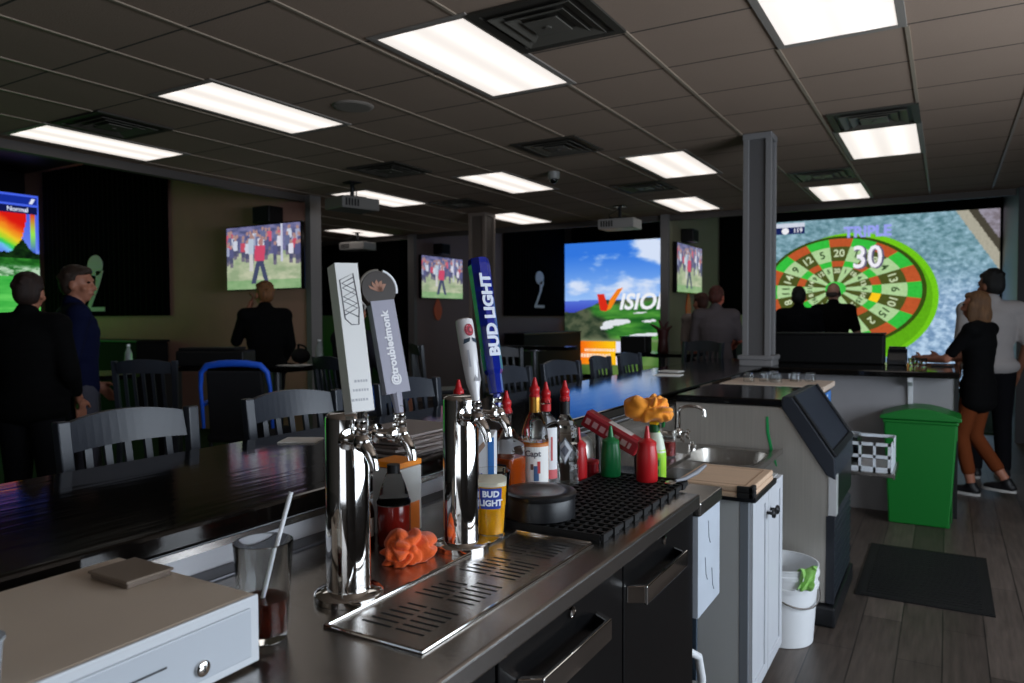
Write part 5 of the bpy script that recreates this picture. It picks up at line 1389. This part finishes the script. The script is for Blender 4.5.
m.tube(pts, [.012, .014, .018, .022, .024, .024, .024, .022, .018, .014, .012], 10); xform(m, R); m.build('backrest_rim', blue, t, smooth=True)
m = MB(); m.box(-.22, -.02, .60, .22, .40, .66); xform(m, R); m.build('seat', bk, t, bevel=.02)
for sx in (-1, 1):
    for (y0_, y1_) in ((-.03, .03), (.36, .40)):
        m = MB(); m.tube([(sx * .21, y1_ if y0_ < 0 else y0_, .61), (sx * .23, y0_ if y0_ < 0 else y1_, .0)], .014, 8); xform(m, R); m.build('leg', black, t)
    m = MB(); m.tube([(sx * .235, -.03, .86), (sx * .25, .16, .87), (sx * .24, .34, .84)], .018, 8); xform(m, R); m.build('armrest', blue, t)
# high tables
def high_table(x, y, w, d, h, label, round_=False):
    t = thing('high_table', (x, y, 0), label, 'table', 'dark high tables')
    m = MB()
    if round_: m.lathe([(w * .98, h - .035), (w, h - .03), (w, h - .004), (w * .98, h)], (x, y, 0), 36)
    else: m.box(x - w, y - d, h - .035, x + w, y + d, h)
    m.build('table_top', bartop_m, t)
    m = MB(); m.lathe([(.035, .03), (.035, h - .06), (.12, h - .05), (.12, h - .036)], (x, y, 0), 18); m.build('pedestal', mat('grey pedestal metal', (90, 90, 94), .35, .6), t)
    m = MB(); m.lathe([(.26, 0), (.26, .015), (.08, .03), (.03, .032)], (x, y, 0), 28); m.build('base', black, t)
    return t
high_table(-5.95, 3.46, .36, .36, 1.00, 'dark round high table with grey pedestal at the left', True)
high_table(-4.75, 4.27, .36, .26, 1.055, 'dark high table with papers right of the blue edged chair')
high_table(-3.72, 6.8, .44, .12, 1.14, 'long dark high table behind the blue tap handle')
high_table(-2.62, 7.62, .40, .32, 1.06, 'dark high table left of the grey shirted person')
# long dark console with black box at the left divider
t = thing('console_table', (-5.62, 4.36, 0), 'long dark console beneath the taupe wall, behind the blue edged chair', 'table')
m = MB(); R = Matrix.Translation((-5.62, 4.36, 0)) @ Matrix.Rotation(.52, 4, 'Z'); m.box(-.45, -.2, .985, .45, .2, 1.02); xform(m, R); m.build('table_top', bartop_m, t)
for sx in (-.42, .42):
    m = MB(); m.box(sx - .025, -.18, 0, sx + .025, .18, .985); xform(m, R); m.build('leg', black, t)
t = thing('black_box', (-5.62, 4.36, 1.02), 'low black box on the console beneath the taupe wall', 'box')
m = MB(); m.box(-.30, -.15, 1.022, .30, .15, 1.16); xform(m, R); m.build('box_body', black, t, bevel=.015)
m = MB(); m.box(-.28, -.14, 1.161, .22, .14, 1.185); xform(m, R); m.build('box_lid', blackplastic, t, bevel=.01)
# black furniture row under the dividers
for (x0, y0, x1, y1, h, lb) in ((-12.0, 5.75, -8.95, 6.2, 1.17, 'long black bench unit below the pale wall strip, far left'), (-7.75, 12.9, -7.3, 15.6, 1.13, 'long black bench unit below the pale wall strip by golf screen'), (-3.3, 12.0, -2.9, 15.5, 1.10, 'long black bench unit along the wall behind the grey shirt')):
    t = thing('bench_unit', ((x0 + x1) / 2, (y0 + y1) / 2, 0), lb, 'bench', 'black bench units at the dividers')
    m = MB(); m.box(x0, y0, .02, x1, y1, h - .03); m.build('bench_body', darkcloth, t, bevel=.02)
    m = MB(); m.box(x0 - .01, y0 - .01, h - .03, x1 + .01, y1 + .01, h); m.build('bench_top', blackplastic, t, bevel=.008)
# small things on the tables
def water_bottle(x, y, z, label, h=.21):
    t = thing('water_bottle', (x, y, z), label, 'bottle')
    m = MB(); m.lathe([(.028, 0), (.031, .004), (.031, h * .5), (.028, h * .55), (.030, h * .6), (.026, h * .72), (.013, h * .86), (.013, h * .93)], (x, y, z), 20); m.build('bottle_body', mat('clear water bottle', (200, 208, 206), .12, trans=.6, ior=1.25), t, smooth=True)
    m = MB(); m.lathe([(.014, h * .93), (.014, h), (.001, h)], (x, y, z), 16); m.build('cap', whiteplastic, t, smooth=True)
    g = MB(); curved_label(g, x, y, lambda q: .0312, z + h * .12, z + h * .36, -1.4, 1.4, (196, 204, 206)); g.build('label', PRINT, t, normals=False)
water_bottle(-5.72, 3.60, 1.001, 'clear water bottle standing on the left round table', .235)
water_bottle(-4.40, 4.40, 1.056, 'clear bottle standing on the high table below the largest television', .21)
tumbler('drink_glass', -5.92, 3.42, 1.001, .03, .037, .12, 'glass beside the navy shirted person on the left round table', None, cat='glass')
t = thing('paper_sheets', (-4.62, 4.36, 1.056), 'white paper sheets on the high table below the largest television', 'papers')
for k in range(3):
    m = MB(); R = Matrix.Translation((-4.60 + .07 * k, 4.28 + .05 * k, 1.0565 + .002 * k)) @ Matrix.Rotation(.3 * k, 4, 'Z'); m.box(-.10, -.07, 0, .10, .07, .0016); xform(m, R); m.build('sheet', mat('white paper', (214, 212, 208), .8), t)
t = thing('black_bag', (-4.72, 4.5, 1.056), 'small black bag with looped handle on the high table', 'bag')
m = MB(); m.ell((-4.74, 4.52, 1.12), (.10, .06, .065)); m.build('bag_body', darkcloth, t, smooth=True)
m = MB(); m.tube([(-4.81 + .14 * (k / 10), 4.52 + .02 * math.sin(k), 1.15 + .065 * math.sin(PI * k / 10)) for k in range(11)], .009, 8); m.build('bag_handle', darkcloth, t, smooth=True)
# plant pot and boxes behind, left of the grey shirt
t = thing('branch_stand', (-2.60, 7.6, 1.06), 'dark red branching stand on the high table before the olive wall', 'stand')
m = MB(); m.lathe([(.055, 1.061), (.06, 1.07), (.05, 1.2), (.065, 1.30)], (-2.60, 7.6, 0), 16); m.build('stand_pot', mat('dark maroon pot', (60, 18, 18), .5), t)
m = MB()
for (dx, dz) in ((-.14, .30), (-.05, .35), (.06, .33), (.1, .28)): m.tube([(-2.60, 7.6, 1.28), (-2.60 + dx * .6, 7.6, 1.06 + dz * .9), (-2.60 + dx, 7.6, 1.06 + dz)], [.018, .015, .006], 8)
m.build('branch', mat('dark maroon pot', (60, 18, 18), .5), t)
t = thing('black_storage_box', (-2.84, 7.44, 1.06), 'square black box on the table left of the maroon stand', 'box')
m = MB(); m.box(-2.98, 7.34, 1.061, -2.70, 7.54, 1.22); m.build('box_body', black, t, bevel=.01)
m = MB(); m.box(-2.985, 7.335, 1.221, -2.695, 7.545, 1.235); m.build('box_lid', blackplastic, t, bevel=.003)
# black pub chair with framed back beside the bar corner
o = dup(s0, (-2.06, 7.2, 0), -2.0, 'dark stool back between the grey shirt and the grey column', 'dark stools at the high tables'); o.scale = (1.1, 1.1, 1.04)
# ================================================================ PEOPLE
def remesh(mb, name, matl, parent, vox, smooth_it=4):
    me = bpy.data.meshes.new('tmp'); me.from_pydata([tuple(v) for v in mb.v], [], mb.f); me.update()
    ob = bpy.data.objects.new('tmp', me); COL.objects.link(ob)
    r = ob.modifiers.new('r', 'REMESH'); r.mode = 'VOXEL'; r.voxel_size = vox
    s = ob.modifiers.new('s', 'SMOOTH'); s.factor = .5; s.iterations = smooth_it
    dg = bpy.context.evaluated_depsgraph_get(); dg.update()
    nm = bpy.data.meshes.new_from_object(ob.evaluated_get(dg)); nm.name = name
    bpy.data.objects.remove(ob); bpy.data.meshes.remove(me)
    nm.materials.clear(); nm.materials.append(matl)
    nm.polygons.foreach_set('use_smooth', [True] * len(nm.polygons)); nm.polygons.foreach_set('material_index', [0] * len(nm.polygons))
    o = bpy.data.objects.new(name, nm); COL.objects.link(o); o.parent = parent
    return o
SKIN = mat('skin', (172, 114, 90), .5)
def lerp(a, b, t): return Vector(a) * (1 - t) + Vector(b) * t
def person(loc, heading, label, height=1.75, build=1.0, J=None, hair=(40, 28, 22), hairstyle='short', shirt=(16, 16, 20), sleeve=.95, pants=(18, 18, 22), pants_len=1.0, shoes=(24, 24, 26), skin=None, head_turn=0.0, head_tilt=(0, 0), cap=None, group=None, shirt_len=.0, grip=.5, belt=None):
    """figure facing +y in its own frame; J overrides joint positions given for a 1.75 m adult"""
    t = thing('person', (0, 0, 0), label, 'person', group)
    sk = skin or SKIN; S = height / 1.75
    j = dict(pelvis=(0, 0, .95), waist=(0, .005, 1.10), chest=(0, 0, 1.30), neck=(0, -.01, 1.47), head=(0, .02, 1.622),
             shL=(-.185, -.01, 1.42), shR=(.185, -.01, 1.42), elL=(-.225, -.03, 1.13), elR=(.225, -.03, 1.13), wrL=(-.22, .06, .90), wrR=(.22, .06, .90),
             hiL=(-.092, 0, .93), hiR=(.092, 0, .93), knL=(-.10, .03, .50), knR=(.10, .03, .50), anL=(-.105, -.02, .085), anR=(.105, -.02, .085))
    j.update(J or {}); j = {k: Vector(v) for k, v in j.items()}
    b = build
    m = MB()
    def torso(m, e):
        m.ell(j['pelvis'], (.165 * b + e, .115 * b + e, .13), 18, 12)
        for k in range(1, 4): m.ell(lerp(j['pelvis'], j['waist'], k / 3), ((.160 - .006 * k) * b + e, (.112 - .002 * k) * b + e, .11), 18, 12)
        for k in range(1, 4): m.ell(lerp(j['waist'], j['chest'], k / 3), ((.145 + .012 * k) * b + e, (.105 + .006 * k) * b + e, .12), 18, 12)
        m.ell(lerp(j['chest'], j['neck'], .35), (.165 * b + e, .112 * b + e, .10), 18, 12)
        up = lerp(j['shL'], j['shR'], .5)
        for s in ('L', 'R'): m.cap(lerp(up, j['sh' + s], .15) + Vector((0, 0, -.01)), j['sh' + s], .075 * b + e, .062 * b + e); m.cap(lerp(up, j['sh' + s], .25), lerp(up, j['neck'], .75), .055 + e, .045 + e)
    torso(m, 0)
    m.cap(j['neck'] - Vector((0, 0, .06)), j['head'] - Vector((0, .01, .06)), .064, .055)
    # head, turned and tilted about its centre
    HR = Matrix.Translation(j['head']) @ Matrix.Rotation(head_turn, 4, 'Z') @ Matrix.Rotation(head_tilt[0], 4, 'X') @ Matrix.Rotation(head_tilt[1], 4, 'Y')
    h = MB()
    h.ell((0, -.008, .025), (.076, .096, .098), 20, 14); h.ell((0, .022, -.045), (.058, .066, .066), 18, 12); h.ell((0, .052, -.088), (.030, .030, .024), 12, 8)
    h.cap((0, .088, .012), (0, .108, -.028), .010, .014); h.ell((0, .086, -.058), (.024, .012, .008)); h.ell((0, .086, -.071), (.021, .011, .007))
    for s in (-1, 1): h.ell((s * .077, -.002, -.012), (.010, .021, .033)); h.ell((s * .033, .079, .030), (.022, .012, .008)); h.ell((s * .046, .062, -.03), (.022, .022, .022)); h.cap((s * .0, .1, -.03), (s * .014, .094, -.031), .007, .007)
    h.v = [HR @ v for v in h.v]
    o_ = len(m.v); m.v += h.v; m.f += [[i + o_ for i in f] for f in h.f]; m.mi += h.mi; m.c += h.c
    for s, sg in (('L', -1), ('R', 1)):
        m.cap(j['sh' + s], j['el' + s], .050 * b, .041 * b); m.cap(j['el' + s], j['wr' + s], .041 * b, .027)
        d = (j['wr' + s] - j['el' + s]).normalized()
        # hand frame: d along forearm, side axis towards the thumb
        th = Vector((-sg * .35, .9, .25)); th = (th - d * th.dot(d)).normalized(); nrm = d.cross(th).normalized() * (-sg)
        p0 = j['wr' + s]; pc = p0 + d * .05
        q = Matrix((th.to_4d(), nrm.to_4d(), d.to_4d(), (0, 0, 0, 1))).transposed(); q[3][3] = 1; q[0][3] = q[1][3] = q[2][3] = 0; q[3][0] = q[3][1] = q[3][2] = 0
        m.ell(pc, (.040, .017, .052), 14, 10, M=q); m.cap(p0, pc, .026, .028)
        for k, (off, L) in enumerate(((.030, .072), (.011, .080), (-.009, .074), (-.028, .058))):
            a = p0 + d * .092 + th * off; c1 = a + (d * math.cos(grip * .5) + nrm * math.sin(grip * .5)) * L * .5; c2 = c1 + (d * math.cos(grip * 1.3) + nrm * math.sin(grip * 1.3)) * L * .5
            m.cap(p0 + d * .07 + th * off * .9, a, .0105, .0095, 10); m.cap(a, c1, .0095, .0088, 10); m.cap(c1, c2, .0088, .0075, 10)
        a = p0 + d * .03 + th * .032; c1 = a + (d * .7 + th * .7).normalized() * .038; c2 = c1 + (d * .93 + th * .2 + nrm * .3).normalized() * .032
        m.cap(a, c1, .013, .0105, 10); m.cap(c1, c2, .0105, .0085, 10)
        m.cap(j['hi' + s], j['kn' + s], .085 * b, .056 * b); m.cap(j['kn' + s], lerp(j['kn' + s], j['an' + s], .35), .054 * b, .054 * b); m.cap(lerp(j['kn' + s], j['an' + s], .35), j['an' + s], .054 * b, .036)
        m.cap(j['an' + s] + Vector((0, -.02, -.04)), j['an' + s] + Vector((0, .14, -.055)), .036, .028)
    sc = lambda mb: [setattr(mb, 'v', [v * S for v in mb.v])]
    sc(m); remesh(m, 'body', sk, t, .0095, 3)
    # eyes
    e = MB()
    for s in (-1, 1): e.ell(HR @ Vector((s * .032, .0835, .012)), (.0105, .0105, .0075), 10, 8)
    sc(e); e.build('eyes', mat('eye dark', (30, 24, 22), .2), t, smooth=True)
    lp_ = MB(); lp_.ell((0, .0945, -.0645), (.021, .0062, .0052), 12, 8); lp_.v = [HR @ v for v in lp_.v]; sc(lp_); lp_.build('lips', mat('lip skin', (150, 84, 76), .5), t, smooth=True)
    # hair
    hm = mat('hair %d %d %d' % hair, hair, .55, var=.4, vscale=12, bump=.6, bscale=60, stretch=(6, 6, 1)) if hair else None
    if hair and hairstyle != 'bald':
        g = MB(); g.ell((0, -.016, .036), (.082, .099, .098), 20, 14); g.ell((0, -.035, .0), (.078, .080, .09), 18, 12); g.ell((0, .045, .085), (.06, .045, .035), 14, 10)
        if hairstyle == 'bob':
            g.ell((0, -.045, -.075), (.094, .078, .125), 18, 12)
            for s in (-1, 1): g.ell((s * .072, .005, -.055), (.022, .052, .11), 14, 10)
        if hairstyle == 'short':
            rnd = random.Random(int(loc[1] * 100))
            for _ in range(30):
                a = rnd.uniform(0, 2 * PI); q = rnd.uniform(.1, 1.5); g.ell((.078 * math.cos(a) * math.sin(q), -.02 + .092 * math.sin(a) * math.sin(q), .03 + .094 * math.cos(q)), (.017, .024, .014), 8, 6)
        if hairstyle == 'curly':
            rnd = random.Random(4)
            for _ in range(26):
                a = rnd.uniform(0, 2 * PI); q = rnd.uniform(.2, 1.2); g.ell((.075 * math.cos(a) * q * .8, -.02 + .085 * math.sin(a) * q * .8, .05 + .085 * math.cos(q)), (.026, .026, .024), 8, 6)
        g.v = [HR @ v for v in g.v if True]
        # keep the face free: cut everything in front of the hairline
        inv = HR.inverted(); vv = []
        for v in g.v:
            l = inv @ v
            if l.z < .058 + .0 and l.y > .028 and abs(l.x) < .068: l.y = .028
            if l.y > .082: l.y = .082
            if hairstyle != 'bob' and l.z < -.075: l.z = -.075
            if hairstyle == 'short' and l.z < .0 and l.y > -.005: l.y = -.005
            vv.append(HR @ l)
        g.v = vv; sc(g); remesh(g, 'hair', hm, t, .011, 3)
    elif hair:
        g = MB()
        for s in (-1, 1): g.ell((s * .070, -.03, -.005), (.013, .05, .032), 12, 8)
        g.ell((0, -.088, -.015), (.062, .02, .034), 12, 8); g.v = [HR @ v for v in g.v]; sc(g); g.build('hair', hm, t, smooth=True)
    if cap:
        g = MB(); g.ell((0, -.008, .05), (.086, .105, .082), 18, 12); g.ell((0, .12, .045), (.06, .065, .010), 14, 8); g.v = [HR @ v for v in g.v]; sc(g); g.build('cap', mat('cap cloth', cap, .7), t, smooth=True)
    # shirt
    cm = mat('shirt cloth %d %d %d' % shirt, shirt, .9, spec=.15, bump=.25, bscale=18)
    g = MB(); torso(g, .013)
    for k in range(int(shirt_len / .05) + 1 if shirt_len else 0): g.ell(j['pelvis'] - Vector((0, 0, k * .05)), (.206 * b, .142 * b, .10), 18, 12)
    for s in ('L', 'R'):
        e_ = lerp(j['sh' + s], j['el' + s], min(1, sleeve * 2) if sleeve < .5 else 1)
        g.cap(j['sh' + s], e_, .063 * b, .054 * b)
        if sleeve > .5: g.cap(j['el' + s], lerp(j['el' + s], j['wr' + s], (sleeve - .5) * 2), .054 * b, .038)
    g.cap(j['neck'] - Vector((0, 0, .05)), j['neck'] + Vector((0, 0, .030)), .080, .069); up = lerp(j['shL'], j['shR'], .5)
    for s in ('L', 'R'): g.cap(lerp(up, j['sh' + s], .75), lerp(up, j['neck'], .85), .062, .062)
    sc(g); remesh(g, 'shirt', cm, t, .014, 5)
    # trousers or shorts
    pm_ = mat('trouser cloth %d %d %d' % pants, pants, .9, spec=.15, bump=.25, bscale=18)
    g = MB(); g.ell(j['pelvis'] - Vector((0, 0, .03)), (.172 * b, .122 * b, .12), 18, 12)
    for s in ('L', 'R'):
        if pants_len <= .5: g.cap(j['hi' + s], lerp(j['hi' + s], j['kn' + s], pants_len * 2), .097 * b, .080 * b)
        else:
            g.cap(j['hi' + s], j['kn' + s], .097 * b, .068 * b); g.cap(j['kn' + s], lerp(j['kn' + s], j['an' + s], (pants_len - .5) * 2 * .96), .068 * b, .056)
    sc(g); remesh(g, 'trousers', pm_, t, .014, 5)
    sm = mat('shoe %d %d %d' % shoes, shoes, .5); so = mat('shoe sole', (190, 188, 184), .6)
    for s in ('L', 'R'):
        a = j['an' + s]; g = MB(); g.cap(a + Vector((0, -.03, -.045)), a + Vector((0, .10, -.05)), .045, .042); g.cap(a + Vector((0, .08, -.052)), a + Vector((0, .155, -.056)), .042, .032); g.cap(a + Vector((0, -.01, -.03)), a, .046, .046)
        g.v = [Vector((v.x, v.y, max(v.z, a.z - .068))) for v in g.v]; sc(g); sh = remesh(g, 'shoe', sm, t, .012, 3)
        g = MB(); pts = [(a.x + .047 * math.cos(q), a.y + .062 + .135 * math.sin(q)) for q in [2 * PI * k / 24 for k in range(24)]]; g.prism(pts, a.z - .084, a.z - .062, 'z'); sc(g); g.build('sole', so, sh)
    t.location = loc; t.rotation_euler = (0, 0, heading)
    return t
# heading 0 looks along +y (away from the camera)
person((-4.825, 2.40, 0), .55, 'person at far left seen from behind, dark hair, black top', 1.725, 1.15, J=dict(wrL=(-.16, .22, 1.02), wrR=(.20, .16, .98), elL=(-.25, .02, 1.14), elR=(.25, .0, 1.12)), hair=(46, 30, 24), shirt=(7, 7, 8), shirt_len=.06, head_turn=.12)
person((-5.09, 2.83, 0), -.35, 'person in navy shirt at left, head turned in profile to the right', 1.805, 1.08, J=dict(elR=(.235, -.07, 1.13), wrR=(.225, -.03, .90), wrL=(-.2, .15, .95)), hair=(52, 36, 26), shirt=(12, 18, 48), sleeve=.45, pants=(70, 70, 80), head_turn=-.60)
person((-5.80, 5.07, 0), 1.15, 'fair haired person in black jacket below the largest television, hand at face', 1.81, 1.05, J=dict(elL=(-.23, .14, 1.18), wrL=(-.09, .19, 1.50), elR=(.235, -.02, 1.13), wrR=(.20, .12, .95)), hair=(128, 84, 48), shirt=(8, 8, 9), shirt_len=.05, head_turn=.2, grip=.9)
person((-4.05, 4.42, 0), -.2, 'seated person in dark striped top and blue shorts behind the white tap handle', 1.75, 1.05,
       J=dict(pelvis=(0, 0, .80), waist=(0, .0, .96), chest=(0, .01, 1.15), neck=(0, .0, 1.325), head=(0, .02, 1.485), shL=(-.185, 0, 1.27), shR=(.185, 0, 1.27), elL=(-.26, .06, 1.03), elR=(.25, .1, 1.03), wrL=(-.24, .12, .80), wrR=(.16, .28, .98),
              hiL=(-.095, .02, .79), hiR=(.095, .02, .79), knL=(-.14, .42, .80), knR=(.14, .42, .80), anL=(-.13, .40, .37), anR=(.13, .40, .37)), hair=(50, 34, 28), shirt=(34, 32, 40), sleeve=.45, pants=(36, 84, 170), pants_len=.42, cap=(205, 200, 196), head_turn=.6)
stl = dup(s0, (-3.94, 4.06, 0), PI / 2 - .2, 'dark stool under the seated person in blue shorts', 'dark stools at the high tables')
person((-2.27, 8.45, 0), .25, 'grey shirted person seen from behind, left of the grey column', 1.785, 1.12, J=dict(elR=(.26, .06, 1.16), wrR=(.22, .26, 1.10), elL=(-.24, .02, 1.12), wrL=(-.16, .2, 1.0), head=(.01, .05, 1.625)), hair=(86, 40, 30), shirt=(92, 84, 86), sleeve=.45, pants=(80, 74, 74), head_turn=-.35, head_tilt=(-.25, 0), skin=mat('ruddy skin', (196, 104, 84), .5))
person((-2.64, 9.15, 0), .6, 'brown haired person mostly hidden behind the grey shirted person', 1.74, .95, J=dict(wrL=(-.16, .2, 1.0)), hair=(70, 36, 26), shirt=(150, 140, 136), sleeve=.45, head_turn=.4)
person((-1.55, 9.5, 0), .05, 'dark haired person in dark shirt at left before the dartboard screen', 1.80, 1.12, hair=(16, 14, 14), shirt=(8, 9, 14), sleeve=.45, J=dict(elL=(-.26, 0, 1.13), elR=(.26, 0, 1.13)))
person((-1.26, 10.3, 0), 0, 'bald person in dark shirt facing the dartboard screen', 1.87, 1.05, hair=(70, 62, 58), hairstyle='bald', shirt=(9, 8, 9), sleeve=.4, J=dict(elR=(.27, -.01, 1.14), wrR=(.33, .04, .90), elL=(-.26, .0, 1.13)), skin=mat('pale scalp skin', (214, 160, 140), .45))
person((.225, 6.98, 0), 1.15, 'woman with blond bob and black top leaning an arm on the far bar', 1.63, .93,
       J=dict(elL=(-.23, .16, 1.17), wrL=(-.14, .40, 1.155), elR=(.225, .10, 1.16), wrR=(.12, .36, 1.155), head=(0, .03, 1.625), knL=(-.08, .10, .50), anL=(-.06, .02, .085), knR=(.08, .06, .50), anR=(.08, -.20, .13)), hair=(104, 72, 44), hairstyle='bob', shirt=(8, 8, 9), sleeve=.4, pants=(112, 56, 28), pants_len=.86, shoes=(20, 20, 22), shirt_len=.16, head_turn=.15)
person((.335, 7.76, 0), .2, 'curly haired person in white shirt standing behind the blond woman', 1.83, 1.08, J=dict(elR=(.26, -.04, 1.14)), hair=(14, 12, 12), hairstyle='curly', shirt=(168, 162, 160), sleeve=.45, pants=(16, 16, 20), head_turn=.65, shirt_len=.03, skin=mat('brown skin', (130, 84, 62), .5))
# ================================================================ LIGHT AND CAMERA
def area(name, loc, rot, sx, sy, power, col):
    l = bpy.data.lights.new(name, 'AREA'); l.shape = 'RECTANGLE'; l.size = sx; l.size_y = sy; l.energy = power; l.color = col
    o = bpy.data.objects.new(name, l); COL.objects.link(o); o.location = loc; o.rotation_euler = rot
    return o
area('window_daylight', (2.72, (WY0 + WY1) / 2, (WZ0 + WZ1) / 2), (0, PI / 2, 0), WZ1 - WZ0, WY1 - WY0, DAY, (.78, .88, 1.0))
area('added_front_fill', ((FX0 + FX1) / 2, -3.70, 1.65), (PI / 2, 0, 0), FX1 - FX0, 1.45, FRONT_FILL, (.86, .92, 1.0))  # added dim fill behind the camera, brightens faces turned that way
w = bpy.data.worlds.new('World'); w.use_nodes = True; w.node_tree.nodes['Background'].inputs[0].default_value = (.5, .6, .75, 1); w.node_tree.nodes['Background'].inputs[1].default_value = .02; SC.world = w
cam = bpy.data.cameras.new('camera'); cam.sensor_width = 36; cam.lens = 740.6 / 1024 * 36; cam.clip_start = .02
co = bpy.data.objects.new('camera', cam); COL.objects.link(co)
yaw, pitch, roll = .530784, -.031207, -.0046646
fwd = Vector((-math.sin(yaw) * math.cos(pitch), math.cos(yaw) * math.cos(pitch), math.sin(pitch))); rt = Vector((math.cos(yaw), math.sin(yaw), 0)); up = rt.cross(fwd)
r2 = rt * math.cos(roll) + up * math.sin(roll); u2 = up * math.cos(roll) - rt * math.sin(roll)
Mx = Matrix((r2, u2, -fwd)).transposed().to_4x4(); Mx.translation = (0, 0, 1.43)
co.matrix_world = Mx
cam.dof.use_dof = True; cam.dof.focus_distance = 1.75; cam.dof.aperture_fstop = 5.0
SC.camera = co
SC.view_settings.view_transform = 'Standard'; SC.view_settings.look = 'None'; SC.view_settings.gamma = 1.0; SC.view_settings.exposure = 0.0
SC.view_settings.use_curve_mapping = False
SC.cycles.use_denoising = True
SC.cycles.max_bounces = 10; SC.cycles.transmission_bounces = 10; SC.cycles.glossy_bounces = 6; SC.cycles.diffuse_bounces = 5
SC.cycles.sample_clamp_indirect = 6
